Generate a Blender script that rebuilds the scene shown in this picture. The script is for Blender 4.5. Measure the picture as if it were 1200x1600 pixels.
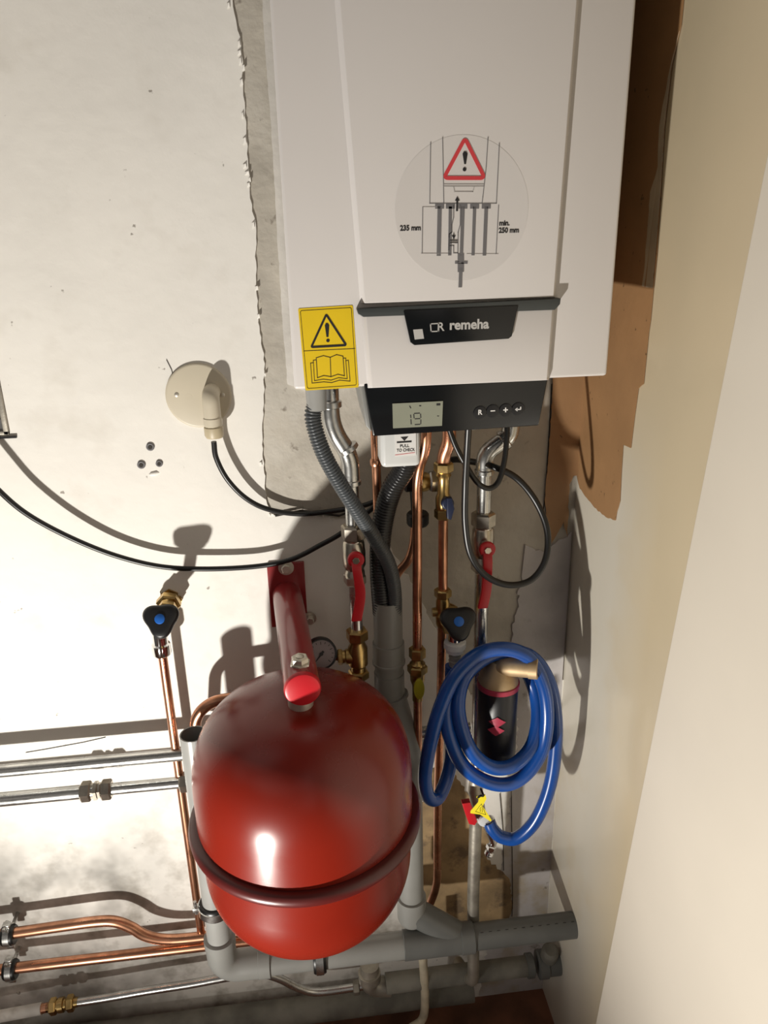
import bpy, bmesh, math, random
from mathutils import Vector, Matrix
PI = math.pi
rnd = random.Random(7)
for o in list(bpy.data.objects): bpy.data.objects.remove(o)
C = bpy.context.scene.collection
S = bpy.context.scene

# ------------------------------------------------------------------ camera
PITCH, YAW, ROLL, FPX = math.radians(20.2555), math.radians(6.2698), math.radians(-1.342), 1200.0
CAMY, CAMZ = -1.24407, 1.66
_f = Vector((math.sin(YAW)*math.cos(PITCH), math.cos(YAW)*math.cos(PITCH), -math.sin(PITCH)))
_r0 = Vector((math.cos(YAW), -math.sin(YAW), 0)); _u0 = _r0.cross(_f)
RT = _r0*math.cos(ROLL) + _u0*math.sin(ROLL); UP = _u0*math.cos(ROLL) - _r0*math.sin(ROLL)
cam_d = bpy.data.cameras.new('camera'); cam = bpy.data.objects.new('camera', cam_d); C.objects.link(cam)
cam_d.sensor_fit = 'VERTICAL'; cam_d.sensor_height = 36; cam_d.lens = 36*FPX/1600; cam_d.clip_start = 0.01
M3 = Matrix((RT, UP, -_f)).transposed()
cam.matrix_world = Matrix.Translation((0, CAMY, CAMZ)) @ M3.to_4x4()
S.camera = cam
S.view_settings.view_transform = 'Standard'; S.view_settings.look = 'None'
S.view_settings.gamma = 1; S.view_settings.exposure = 0.0; S.view_settings.use_curve_mapping = False

# ------------------------------------------------------------------ light
wd = bpy.data.worlds.new('room_ambient'); S.world = wd; wd.use_nodes = True
nt = wd.node_tree; nt.nodes.clear()
out = nt.nodes.new('ShaderNodeOutputWorld'); bg = nt.nodes.new('ShaderNodeBackground')
tc = nt.nodes.new('ShaderNodeTexCoord'); nz = nt.nodes.new('ShaderNodeTexNoise'); nz.inputs['Scale'].default_value = 1.6
nz.inputs['Detail'].default_value = 1.0
cr = nt.nodes.new('ShaderNodeValToRGB')
cr.color_ramp.elements[0].position = 0.38; cr.color_ramp.elements[0].color = (0.10, 0.093, 0.085, 1)
cr.color_ramp.elements[1].position = 0.62; cr.color_ramp.elements[1].color = (0.78, 0.70, 0.64, 1)
nt.links.new(tc.outputs['Generated'], nz.inputs['Vector']); nt.links.new(nz.outputs['Fac'], cr.inputs['Fac'])
sx_ = nt.nodes.new('ShaderNodeSeparateXYZ'); nt.links.new(tc.outputs['Generated'], sx_.inputs[0])
gr = nt.nodes.new('ShaderNodeMapRange'); gr.inputs['From Min'].default_value = -0.35; gr.inputs['From Max'].default_value = 0.45
gr.inputs['To Min'].default_value = 0.45; gr.inputs['To Max'].default_value = 1.5; nt.links.new(sx_.outputs['Z'], gr.inputs['Value'])
mg = nt.nodes.new('ShaderNodeVectorMath'); mg.operation = 'SCALE'
nt.links.new(cr.outputs['Color'], mg.inputs[0]); nt.links.new(gr.outputs['Result'], mg.inputs['Scale']); nt.links.new(mg.outputs[0], bg.inputs['Color']); bg.inputs['Strength'].default_value = 0.42
nt.links.new(bg.outputs['Background'], out.inputs['Surface'])

lamp_d = bpy.data.lights.new('floor_work_lamp', 'SPOT'); lamp = bpy.data.objects.new('floor_work_lamp', lamp_d); C.objects.link(lamp)
lamp_d.energy = 156; lamp_d.shadow_soft_size = 0.025; lamp_d.color = (1.0, 0.955, 0.88)
lamp_d.spot_size = math.radians(133); lamp_d.spot_blend = 1.0
LAMP = Vector((-0.69, -1.14, 0.19)); lamp.location = LAMP
lamp.rotation_euler = (Vector((0.0, 0, 2.35)) - LAMP).to_track_quat('-Z', 'Y').to_euler()

# ------------------------------------------------------------------ helpers
def P(px, py, d):
    """point seen at (px,py) lying d metres in front of the back wall (y = 0)"""
    v = RT*((px-600)/FPX) + UP*((800-py)/FPX) + _f
    return Vector((0, CAMY, CAMZ)) + v*((-CAMY-d)/v.y)
XR = 0.4797
def PX(px, py, x=XR):
    v = RT*((px-600)/FPX) + UP*((800-py)/FPX) + _f
    return Vector((0, CAMY, CAMZ)) + v*(x/v.x)
def PZ(px, py, z):
    v = RT*((px-600)/FPX) + UP*((800-py)/FPX) + _f
    return Vector((0, CAMY, CAMZ)) + v*((z-CAMZ)/v.z)
def zz(px, py, d): return P(px, py, d).z

def mat(name, col, rough=0.5, metal=0.0, bump=0.0, bscale=60, var=0.0, vscale=20, col2=None, coat=0.0, trans=0.0, alpha=1.0, spec=None, rvar=0.0, ramp=(0.4, 0.65)):
    m = bpy.data.materials.new(name); m.use_nodes = True
    t = m.node_tree; b = t.nodes['Principled BSDF']
    b.inputs['Base Color'].default_value = (*col, 1); b.inputs['Roughness'].default_value = rough
    b.inputs['Metallic'].default_value = metal; b.inputs['Coat Weight'].default_value = coat
    b.inputs['Coat Roughness'].default_value = 0.06
    b.inputs['Transmission Weight'].default_value = trans; b.inputs['Alpha'].default_value = alpha
    if spec is not None: b.inputs['Specular IOR Level'].default_value = spec
    tcx = t.nodes.new('ShaderNodeTexCoord')
    n1 = t.nodes.new('ShaderNodeTexNoise'); n1.inputs['Scale'].default_value = vscale; n1.inputs['Detail'].default_value = 6
    t.links.new(tcx.outputs['Object'], n1.inputs['Vector'])
    r = t.nodes.new('ShaderNodeValToRGB')
    c2 = col2 if col2 else tuple(c*(1-var) for c in col)
    r.color_ramp.elements[0].position = ramp[0]; r.color_ramp.elements[0].color = (*col, 1)
    r.color_ramp.elements[1].position = ramp[1]; r.color_ramp.elements[1].color = (*c2, 1)
    t.links.new(n1.outputs['Fac'], r.inputs['Fac']); t.links.new(r.outputs['Color'], b.inputs['Base Color'])
    if rvar:
        mr = t.nodes.new('ShaderNodeMapRange'); mr.inputs['To Min'].default_value = rough; mr.inputs['To Max'].default_value = rough+rvar
        mr.inputs['From Min'].default_value = 0.35; mr.inputs['From Max'].default_value = 0.7
        t.links.new(n1.outputs['Fac'], mr.inputs['Value']); t.links.new(mr.outputs['Result'], b.inputs['Roughness'])
    if bump:
        n2 = t.nodes.new('ShaderNodeTexNoise'); n2.inputs['Scale'].default_value = bscale; n2.inputs['Detail'].default_value = 5
        bp = t.nodes.new('ShaderNodeBump'); bp.inputs['Strength'].default_value = bump; bp.inputs['Distance'].default_value = 0.004
        t.links.new(tcx.outputs['Object'], n2.inputs['Vector']); t.links.new(n2.outputs['Fac'], bp.inputs['Height']); t.links.new(bp.outputs['Normal'], b.inputs['Normal'])
    return m

def stain_shade_layer(m, col, scale, lo, hi, zr=None, xr=None, yr=None, detail=4, strength=1.0):
    """mixes a dirt or shade colour over the base colour by noise, limited softly to world height / x ranges"""
    t = m.node_tree; b = t.nodes['Principled BSDF']
    src = b.inputs['Base Color'].links[0].from_socket
    tcx = t.nodes.new('ShaderNodeTexCoord'); n = t.nodes.new('ShaderNodeTexNoise')
    n.inputs['Scale'].default_value = scale; n.inputs['Detail'].default_value = detail; n.inputs['Roughness'].default_value = 0.62
    t.links.new(tcx.outputs['Object'], n.inputs['Vector'])
    mr = t.nodes.new('ShaderNodeMapRange'); mr.inputs['From Min'].default_value = lo; mr.inputs['From Max'].default_value = hi
    mr.inputs['To Max'].default_value = strength
    t.links.new(n.outputs['Fac'], mr.inputs['Value']); fac = mr.outputs['Result']
    sp = t.nodes.new('ShaderNodeSeparateXYZ'); t.links.new(tcx.outputs['Object'], sp.inputs[0])
    for ax, rg in (('Z', zr), ('X', xr), ('Y', yr)):
        if rg:
            q = t.nodes.new('ShaderNodeMapRange'); q.inputs['From Min'].default_value = rg[0]; q.inputs['From Max'].default_value = rg[1]
            t.links.new(sp.outputs[ax], q.inputs['Value'])
            mu = t.nodes.new('ShaderNodeMath'); mu.operation = 'MULTIPLY'
            t.links.new(fac, mu.inputs[0]); t.links.new(q.outputs['Result'], mu.inputs[1]); fac = mu.outputs[0]
    mx = t.nodes.new('ShaderNodeMix'); mx.data_type = 'RGBA'
    t.links.new(fac, mx.inputs[0]); t.links.new(src, mx.inputs[6]); mx.inputs[7].default_value = (*col, 1)
    t.links.new(mx.outputs[2], b.inputs['Base Color'])

M = {}
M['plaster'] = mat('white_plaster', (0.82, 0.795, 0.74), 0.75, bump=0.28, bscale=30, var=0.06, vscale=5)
stain_shade_layer(M['plaster'], (0.50, 0.45, 0.37), 7, 0.56, 0.74, strength=0.28)
stain_shade_layer(M['plaster'], (0.22, 0.19, 0.16), 42, 0.71, 0.75, strength=0.8, detail=3)
stain_shade_layer(M['plaster'], (0.30, 0.27, 0.22), 11, 0.48, 0.66, zr=(0.75, 0.35), strength=0.8)
stain_shade_layer(M['plaster'], (0.20, 0.19, 0.17), 5, 0.40, 0.62, zr=(0.66, 0.48), xr=(-0.28, -0.42), strength=0.75)  # grey smudges plus a soft cast shadow painted into the lower-left plaster
M['cement'] = mat('bare_cement', (0.52, 0.48, 0.41), 0.85, bump=0.5, bscale=60, var=0.25, vscale=9)
stain_shade_layer(M['cement'], (0.55, 0.52, 0.46), 6, 0.5, 0.62, strength=0.7)
stain_shade_layer(M['cement'], (0.15, 0.12, 0.09), 30, 0.64, 0.72, strength=0.7)
M['filler'] = mat('filler_plaster', (0.68, 0.65, 0.60), 0.75, bump=0.3, bscale=60, var=0.15, vscale=12)
M['greywash'] = mat('grey_purple_plaster', (0.56, 0.53, 0.52), 0.7, bump=0.25, bscale=50, var=0.22, vscale=9)
stain_shade_layer(M['greywash'], (0.40, 0.32, 0.20), 9, 0.50, 0.66, zr=(0.9, 0.45), strength=0.8)
stain_shade_layer(M['greywash'], (0.12, 0.10, 0.07), 26, 0.62, 0.70, zr=(1.2, 0.5), strength=0.8)
M['tan_bare'] = mat('bare_tan_render', (0.42, 0.29, 0.15), 0.85, bump=0.5, bscale=40, var=0.5, vscale=12)
stain_shade_layer(M['tan_bare'], (0.10, 0.07, 0.05), 20, 0.55, 0.66, strength=0.7)
M['cream'] = mat('cream_gloss_paint', (0.60, 0.51, 0.355), 0.28, bump=0.12, bscale=9, var=0.08, vscale=3, coat=0.2)
stain_shade_layer(M['cream'], (0.62, 0.43, 0.24), 2, 0.25, 0.6, yr=(-0.30, -0.75), zr=(1.2, 2.0), strength=0.6)
stain_shade_layer(M['cream'], (0.64, 0.60, 0.51), 3, 0.25, 0.45, yr=(-0.32, -0.18), zr=(1.45, 1.25), strength=1.0)
M['creamwhite'] = mat('off_white_wall_paint', (0.66, 0.61, 0.50), 0.4, bump=0.12, bscale=20, var=0.06, vscale=5)
M['brown'] = mat('ochre_brown_paint', (0.36, 0.20, 0.09), 0.6, bump=0.15, bscale=40, var=0.12, vscale=10)
stain_shade_layer(M['brown'], (0.12, 0.07, 0.03), 60, 0.70, 0.74, strength=0.9, detail=2)
M['brownwash'] = mat('brown_under_thin_wash', (0.50, 0.42, 0.31), 0.6, var=0.2, vscale=14)
M['panel'] = mat('smooth_white_panel', (0.76, 0.70, 0.60), 0.45, bump=0.03, bscale=14, var=0.04, vscale=4)
M['floor'] = mat('red_brown_floor', (0.20, 0.08, 0.04), 0.65, bump=0.3, bscale=60, var=0.5, vscale=10)
M['boiler'] = mat('boiler_white_enamel', (0.68, 0.65, 0.63), 0.32, bump=0.0, var=0.03, vscale=3, coat=0.1)
M['grime'] = mat('dust_smear', (0.55, 0.52, 0.50), 0.6, var=0.1)
M['black'] = mat('black_gloss_plastic', (0.008, 0.009, 0.010), 0.14, var=0.1, coat=0.0)
M['darkgrey'] = mat('charcoal_plastic', (0.05, 0.056, 0.055), 0.35, var=0.1)
M['blackm'] = mat('black_matt_plastic', (0.008, 0.008, 0.009), 0.42, var=0.2)
M['rubber'] = mat('black_rubber', (0.006, 0.006, 0.006), 0.36, var=0.2)
M['lcd'] = mat('lcd_glass', (0.27, 0.28, 0.22), 0.15, var=0.05)
M['ink'] = mat('black_print', (0.015, 0.014, 0.016), 0.5)
M['inkgrey'] = mat('grey_print', (0.16, 0.155, 0.16), 0.5)
M['inklight'] = mat('light_grey_print', (0.42, 0.40, 0.39), 0.5)
M['inkred'] = mat('red_print', (0.62, 0.05, 0.06), 0.5)
M['white'] = mat('white_print', (0.75, 0.74, 0.72), 0.5)
M['silverprint'] = mat('silver_print', (0.5, 0.49, 0.47), 0.5)
M['sticker'] = mat('matt_sticker_film', (0.675, 0.647, 0.628), 0.36)
M['yellow'] = mat('yellow_sticker', (0.80, 0.56, 0.01), 0.45, var=0.04)
M['tagyellow'] = mat('yellow_plastic', (0.85, 0.72, 0.03), 0.4)
M['olive'] = mat('olive_yellow_plastic', (0.42, 0.38, 0.02), 0.4)
M['red'] = mat('red_gloss_enamel', (0.19, 0.013, 0.006), 0.21, var=0.12, vscale=6, coat=0.0, rvar=0.1)
M['redd'] = mat('dark_red_enamel', (0.27, 0.018, 0.02), 0.28, var=0.12, coat=0.3)
M['redrim'] = mat('maroon_rim_enamel', (0.085, 0.009, 0.008), 0.34, var=0.1)
M['redplast'] = mat('red_plastic', (0.50, 0.012, 0.02), 0.35)
M['galv'] = mat('galvanised_steel', (0.62, 0.62, 0.60), 0.22, 1.0, bump=0.06, bscale=90, var=0.25, vscale=30, rvar=0.12)
M['oldsteel'] = mat('dusty_old_steel', (0.42, 0.39, 0.33), 0.45, 0.7, bump=0.15, bscale=90, var=0.4, vscale=25)
M['chrome'] = mat('chrome', (0.75, 0.75, 0.75), 0.08, 1.0)
M['nickel'] = mat('nickel_plated_brass', (0.58, 0.53, 0.45), 0.28, 1.0, var=0.25, vscale=60)
M['zinc'] = mat('zinc_bolt', (0.70, 0.66, 0.58), 0.4, 0.8, var=0.15, vscale=60)
M['copper'] = mat('copper', (0.72, 0.36, 0.22), 0.24, 1.0, var=0.4, vscale=26, rvar=0.15)
M['brass'] = mat('brass', (0.58, 0.40, 0.16), 0.3, 1.0, var=0.4, vscale=40, bump=0.05)
M['greypvc'] = mat('grey_pvc', (0.24, 0.24, 0.225), 0.38, var=0.10, vscale=12)
M['pvclight'] = mat('pale_grey_pvc', (0.30, 0.30, 0.285), 0.3, var=0.08)
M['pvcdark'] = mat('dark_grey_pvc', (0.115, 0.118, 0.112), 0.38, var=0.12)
M['oldpvc'] = mat('dusty_grey_pipe', (0.20, 0.19, 0.16), 0.8, var=0.45, vscale=14, bump=0.2)
M['hosegrey'] = mat('grey_corrugated', (0.065, 0.072, 0.078), 0.34)
M['hoseblack'] = mat('black_corrugated', (0.012, 0.012, 0.013), 0.32)
M['blue'] = mat('blue_hose_rubber', (0.008, 0.068, 0.31), 0.26, var=0.2, vscale=20, coat=0.2)
M['bluedot'] = mat('blue_cap', (0.01, 0.12, 0.50), 0.4)
M['translucent'] = mat('milky_plastic', (0.62, 0.63, 0.62), 0.25, var=0.05)
M['beige'] = mat('beige_plastic', (0.60, 0.54, 0.42), 0.42, var=0.06, vscale=12)
M['beiged'] = mat('darker_beige_plastic', (0.46, 0.39, 0.26), 0.45, var=0.06)
M['creampipe'] = mat('cream_painted_pipe', (0.52, 0.46, 0.34), 0.45, var=0.3, vscale=30)
M['gaugeface'] = mat('gauge_face', (0.25, 0.21, 0.22), 0.3)
M['whiteplast'] = mat('white_nylon', (0.62, 0.64, 0.66), 0.35)
M['hole'] = mat('dark_recess', (0.03, 0.025, 0.02), 0.8)
M['copperred'] = mat('magenta_band', (0.33, 0.03, 0.06), 0.4)
M['bronze'] = mat('dull_bronze', (0.52, 0.38, 0.22), 0.55, 0.6, var=0.2, vscale=40)

LOC = {}
def linkobj(name, me, parent=None, label=None, kind=None):
    o = bpy.data.objects.new(name, me); C.objects.link(o)
    if parent is not None:
        o.parent = parent; base = LOC.get(parent.name, Vector((0, 0, 0))); LOC[o.name] = base
        me.transform(Matrix.Translation(-base))
    if label: o['label'] = label
    if kind: o['kind'] = kind
    return o

class MB:
    def __init__(s): s.v = []; s.f = []
    def add(s, vs, fs):
        k = len(s.v); s.v += [tuple(v) for v in vs]; s.f += [tuple(i+k for i in f) for f in fs]; return s
    def build(s, name, m, parent=None, label=None, kind=None, ang=38, bevel=0, smooth=True):
        me = bpy.data.meshes.new(name); me.from_pydata(s.v, [], s.f)
        bm = bmesh.new(); bm.from_mesh(me)
        bmesh.ops.recalc_face_normals(bm, faces=bm.faces)
        if bevel:
            es = [e for e in bm.edges if len(e.link_faces) == 2 and e.calc_face_angle(0) > math.radians(30)]
            bmesh.ops.bevel(bm, geom=es, offset=bevel, segments=3, affect='EDGES', profile=0.5)
        bm.to_mesh(me); bm.free()
        me.materials.append(M[m])
        if smooth:
            me.shade_smooth(); me.set_sharp_from_angle(angle=math.radians(ang))
        return linkobj(name, me, parent, label, kind)
    def tube(s, pts, r, n=16, cap=True, rfun=None):
        pts = [Vector(p) for p in pts]; N = len(pts)
        rs = r if isinstance(r, (list, tuple)) else [r]*N
        T = [(pts[min(i+1, N-1)]-pts[max(i-1, 0)]).normalized() for i in range(N)]
        a = Vector((0, 0, 1)) if abs(T[0].z) < 0.9 else Vector((1, 0, 0))
        u = (a - T[0]*a.dot(T[0])).normalized(); vs = []; fs = []
        for i in range(N):
            u = (u - T[i]*u.dot(T[i])).normalized(); w = T[i].cross(u)
            for k in range(n):
                t = 2*PI*k/n; vs.append(pts[i] + (u*math.cos(t)+w*math.sin(t))*rs[i])
        for i in range(N-1):
            for k in range(n):
                fs.append((i*n+k, i*n+(k+1) % n, (i+1)*n+(k+1) % n, (i+1)*n+k))
        if cap: fs.append(tuple(range(n))[::-1]); fs.append(tuple((N-1)*n+k for k in range(n)))
        return s.add(vs, fs)
    def lathe(s, o, ax, prof, n=28, spin=0.0):
        """prof: (t along axis, radius)"""
        o = Vector(o); ax = Vector(ax).normalized()
        a = Vector((0, 0, 1)) if abs(ax.z) < 0.9 else Vector((1, 0, 0))
        u = (a-ax*a.dot(ax)).normalized(); w = ax.cross(u); vs = []; fs = []; m = len(prof)
        for t, r in prof:
            r = max(r, 1e-5)
            for k in range(n):
                q = 2*PI*k/n+spin; vs.append(o+ax*t+(u*math.cos(q)+w*math.sin(q))*r)
        for i in range(m-1):
            for k in range(n): fs.append((i*n+k, i*n+(k+1) % n, (i+1)*n+(k+1) % n, (i+1)*n+k))
        fs.append(tuple(range(n))[::-1]); fs.append(tuple((m-1)*n+k for k in range(n)))
        return s.add(vs, fs)
    def hex(s, o, ax, L, r, c=None, spin=0.3):
        c = c if c is not None else min(L*0.18, r*0.14)
        return s.lathe(o, ax, [(0, r-c), (c, r), (L-c, r), (L, r-c)], 6, spin)
    def prism(s, pts, vec):
        pts = [Vector(p) for p in pts]; vec = Vector(vec); n = len(pts)
        return s.add(pts+[p+vec for p in pts], [tuple(range(n))[::-1], tuple(range(n, 2*n))] + [(i, (i+1) % n, n+(i+1) % n, n+i) for i in range(n)])
    def flat(s, px, d, th=0.0006):
        """polygon given on a plane d in front of the wall, th thick"""
        return s.prism([P(a, b, d) for a, b in px], (0, -th, 0))
    def line(s, px, d, w, th=0.0006, closed=False):
        q = [P(a, b, d) for a, b in px]; n = len(q)
        for i in range(n if closed else n-1):
            a, b = q[i], q[(i+1) % n]; t = (b-a); t = t.normalized(); nn = Vector((-t.z, 0, t.x))*(w/2); e = t*(w/2)
            s.prism([a-e+nn, b+e+nn, b+e-nn, a-e-nn], (0, -th, 0))
        return s
    def ring(s, px, d, w, th=0.0004):
        q = [P(a, b, d) for a, b in px]; n = len(q); o = []; k = []
        for i in range(n):
            a, b, c = q[i-1], q[i], q[(i+1) % n]; t = ((b-a).normalized()+(c-b).normalized()).normalized(); nn = Vector((-t.z, 0, t.x))*(w/2)
            o.append(b+nn); k.append(b-nn)
        f = Vector((0, -th, 0)); vs = o+k+[p+f for p in o]+[p+f for p in k]; fs = []
        for i in range(n):
            j = (i+1) % n; fs += [(i, j, n+j, n+i), (2*n+i, 3*n+i, 3*n+j, 2*n+j), (i, 2*n+i, 2*n+j, j), (n+i, n+j, 3*n+j, 3*n+i)]
        return s.add(vs, fs)
    def box(s, c, sz):
        x, y, z = c; a, b, d = sz[0]/2, sz[1]/2, sz[2]/2
        return s.prism([(x-a, y-b, z-d), (x+a, y-b, z-d), (x+a, y+b, z-d), (x-a, y+b, z-d)], (0, 0, 2*d))
    def ball(s, c, r, n=14):
        return s.lathe(Vector(c)-Vector((0, 0, r)), (0, 0, 1), [(r-r*math.cos(PI*i/n), r*math.sin(PI*i/n)) for i in range(n+1)], 18)

def spline(pts, k=10):
    pts = [Vector(p) for p in pts]; q = [pts[0]*2-pts[1]]+pts+[pts[-1]*2-pts[-2]]; o = []
    for i in range(1, len(q)-2):
        for j in range(k):
            t = j/k; a, b, c, d = q[i-1:i+3]
            o.append(0.5*((2*b)+(c-a)*t+(2*a-5*b+4*c-d)*t*t+(3*b-a-3*c+d)*t**3))
    o.append(pts[-1]); return o
def even(pts, step):
    o = [pts[0]]; acc = 0
    for a, b in zip(pts, pts[1:]):
        L = (b-a).length
        while L > 0 and acc+L >= step:
            t = (step-acc)/L; a = a.lerp(b, t); o.append(a); L = (b-a).length; acc = 0
        acc += L
    return o
def fillet(pts, R, k=8):
    pts = [Vector(p) for p in pts]; o = [pts[0]]
    for i in range(1, len(pts)-1):
        a = (pts[i-1]-pts[i]); b = (pts[i+1]-pts[i]); r = min(R, a.length*0.48, b.length*0.48)
        p0 = pts[i]+a.normalized()*r; p1 = pts[i]+b.normalized()*r
        for j in range(k+1):
            t = j/k; o.append(p0*(1-t)**2+pts[i]*2*t*(1-t)+p1*t*t)
    o.append(pts[-1]); return o

def thing(name, label, cat, loc, group=None):
    o = bpy.data.objects.new(name, None); C.objects.link(o); o.location = loc; o.empty_display_size = 0.02
    LOC[o.name] = Vector(loc); o['label'] = label; o['category'] = cat
    if group: o['group'] = group
    return o
def tag(o, label, cat, group=None):
    o['label'] = label; o['category'] = cat
    if group: o['group'] = group
    return o
def struct(o): o['kind'] = 'structure'; return o

def text(name, s, c, h, m, parent, th=0.0004, bold=0.0, ax=(1, 0, 0), upv=(0, 0, 1), label=None, sx=1.0):
    cu = bpy.data.curves.new(name, 'FONT'); cu.body = s; cu.align_x = 'CENTER'; cu.align_y = 'CENTER'; cu.size = h/0.7
    cu.offset = bold*h; cu.extrude = th/2; cu.resolution_u = 4
    o = bpy.data.objects.new('tmp', cu); me = bpy.data.meshes.new_from_object(o)
    bpy.data.objects.remove(o)
    X = Vector(ax).normalized(); Yv = Vector(upv).normalized(); Zv = X.cross(Yv)
    me.transform(Matrix.Translation(Vector(c)) @ Matrix((X*sx, Yv, Zv)).transposed().to_4x4())
    me.materials.clear(); me.materials.append(M[m])
    return linkobj(name, me, parent, label)

# ================================================================== setting
def wallpoly(pts, y0, y1):
    return MB().prism([(x, y0, z) for x, z in pts], (0, y1-y0, 0))
b = MB().box((-0.66, 0.05, 1.4), (2.32, 0.10, 2.8)); wall_back = struct(b.build('wall_back', 'cement', smooth=False))
b = MB().box((XR+0.05, -1.35, 1.4), (0.10, 2.9, 2.8)); wall_right = struct(b.build('wall_right', 'cream', smooth=False))
b = MB().box((-0.66, -1.4, -0.05), (2.28, 2.8, 0.10)); floor = struct(b.build('floor', 'floor', smooth=False))

def jag(pts, amp, step=0.008):
    o = [pts[0]]
    for a, c in zip(pts, pts[1:]):
        n = max(1, int((c-a).length/step))
        for i in range(1, n+1):
            p = a.lerp(c, i/n)
            if i < n: p = p+Vector((rnd.uniform(-amp, amp), 0, rnd.uniform(-amp, amp)))
            o.append(p)
    return o
def layer(name, pts, m, th, parent, label, off=0.0):
    """a skin of plaster or paint th thick on the back wall"""
    q = [(p.x, -off, p.z) for p in pts]
    return MB().prism(q, (0, -th, 0)).build(name, m, parent, label, smooth=False)
edge = jag([P(a, c, 0) for a, c in [(363, -60), (366, 20), (376, 60), (380, 130), (385, 200), (388, 260), (394, 330), (400, 352), (400, 430), (403, 470), (406, 520), (414, 568), (411, 640), (411, 700), (416, 780), (425, 803), (500, 806), (560, 812)]], 0.0016)
right = jag([P(a, c, 0) for a, c in [(560, 812), (600, 842), (640, 905), (690, 1000), (735, 1085), (800, 1092), (845, 1075), (880, 1060)]], 0.003)
pts = [Vector((-1.8, 0, 0.0)), Vector((-1.8, 0, 2.8)), Vector((edge[0].x, 0, 2.8))] + edge
pts2 = pts + right[1:] + [Vector((XR, 0, P(882, 1060, 0).z)), Vector((XR, 0, 0.0))]
layer('plaster_skim', pts2, 'plaster', 0.004, wall_back, 'white plaster skim with ragged edge and grey stains and a painted soft shadow')
# pale filler strip beside the boiler
st = [P(408, -40, 0), P(413, 60, 0), P(424, 200, 0), P(432, 350, 0), P(440, 480, 0), P(449, 600, 0), P(480, 612, 0), P(480, -40, 0)]
layer('filler_strip', jag(st, 0.0006), 'filler', 0.003, wall_back, 'pale smoothed filler strip beside the boiler')
# grey purple plaster beside the corner
gp = jag([P(820, 850, 0), P(850, 862, 0), P(872, 842, 0), P(882, 840, 0), P(892, 830, 0)], 0.003)
gp2 = [P(XR*0+805, 1000, 0), P(795, 1120, 0), P(790, 1240, 0)]
pl = gp + [Vector((XR, 0, 0))] + jag([Vector((XR-0.15, 0, 0)), P(790, 1300, 0), P(808, 1150, 0), P(798, 1000, 0), P(814, 900, 0)], 0.004)
layer('grey_plaster', pl, 'greywash', 0.0044, wall_back, 'stained grey plaster at the corner')
tb = jag([P(a, c, 0) for a, c in [(668, 1200), (700, 1190), (735, 1245), (770, 1290), (760, 1340), (795, 1370), (800, 1410), (790, 1450), (660, 1470), (650, 1300), (668, 1200)]], 0.003)
layer('bare_render', tb, 'tan_bare', 0.0012, wall_back, 'tan bare render where the plaster has come away', off=0.005)
bw = jag([P(a, c, 0) for a, c in [(863, 560), (861, 620), (856, 700), (850, 785), (858, 850), (868, 834), (879, 814), (885, 838), (888, 755), (894, 742)]], 0.0012)
bw = [Vector((P(863, 560, 0).x, 0, 2.8))] + bw + [Vector((XR, 0, bw[-1].z)), Vector((XR, 0, 2.8))]
layer('brown_paint', bw, 'brown', 0.001, wall_back, 'ochre brown unpainted patch in the corner', off=0.005)
# cracks as thin dark seams
cb = MB()
for seq in ([(781, 1240), (786, 1300), (787, 1360)], [(799, 1230), (800, 1310), (801, 1400), (800, 1432)]):
    cb.tube([P(a, c, 0.0062) for a, c in seq], 0.0008, 6)
cb.build('crack', 'hole', wall_back, 'thin dark vertical cracks')
cb = MB(); cb.tube([P(a, c, 0.0015) for a, c in [(862, 600), (858, 680), (853, 760), (849, 800)]], 0.0009, 6)
cb.build('crack', 'hole', wall_back, 'dark crack edging the brown patch')
# loose paint flakes along the plaster edge
cb = MB()
for i in range(30):
    p = edge[rnd.randrange(len(edge))]+Vector((rnd.uniform(-0.006, 0.001), 0, 0)); a = rnd.uniform(0.002, 0.005); w = rnd.uniform(0.001, 0.003)
    cb.prism([(p.x-w, -0.004, p.z-a), (p.x+w, -0.0045, p.z-a*.6), (p.x+w*.7, -0.0065, p.z+a), (p.x-w*.8, -0.004, p.z+a*.7)], (0, -0.0012, 0))
cb.build('paint_flakes', 'plaster', wall_back, 'curled paint flakes on the ragged edge')
cb = MB(); cb.tube([P(a, c, 0.005) for a, c in [(260, 562), (268, 578), (272, 593)]], 0.0005, 5)
cb.tube([P(a, c, 0.005) for a, c in [(430, 806), (470, 798), (530, 806), (545, 800)]], 0.002, 6)
cb.tube([P(a, c, 0.005) for a, c in [(40, 1176), (70, 1171), (130, 1160), (165, 1152)]], 0.0006, 5)
cb.build('crack', 'hole', wall_back, 'hairline cracks in the white plaster')

# right wall skins
def rlayer(name, px, m, th, label, off=0.0, amp=0.001):
    q = jag([PX(a, c) for a, c in px], amp); q = [Vector((XR-off, p.y, p.z)) for p in q]
    return MB().prism(q, (-th, 0, 0)).build(name, m, wall_right, label, smooth=False)
q = [Vector((XR, 0, 0)), Vector((XR, 0, 2.8))]
def rl(px): return [PX(a, c) for a, c in px]
br = rl([(902, 742), (907, 763), (918, 778), (930, 793), (948, 808), (963, 813), (965, 800), (970, 783), (972, 740), (975, 695), (987, 700), (993, 650), (999, 607), (1007, 600), (1015, 520), (1018, 500), (1023, 447), (1028, 400), (1034, 300), (1040, 200), (1052, 100), (1066, 40), (1072, -20)])
br = jag(br, 0.0012); br = [Vector((XR, min(p.y, 0), p.z)) for p in br]
br = [Vector((XR, 0, br[0].z))]+br+[Vector((XR, br[-1].y-0.01, 2.8)), Vector((XR, 0, 2.8))]
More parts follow.
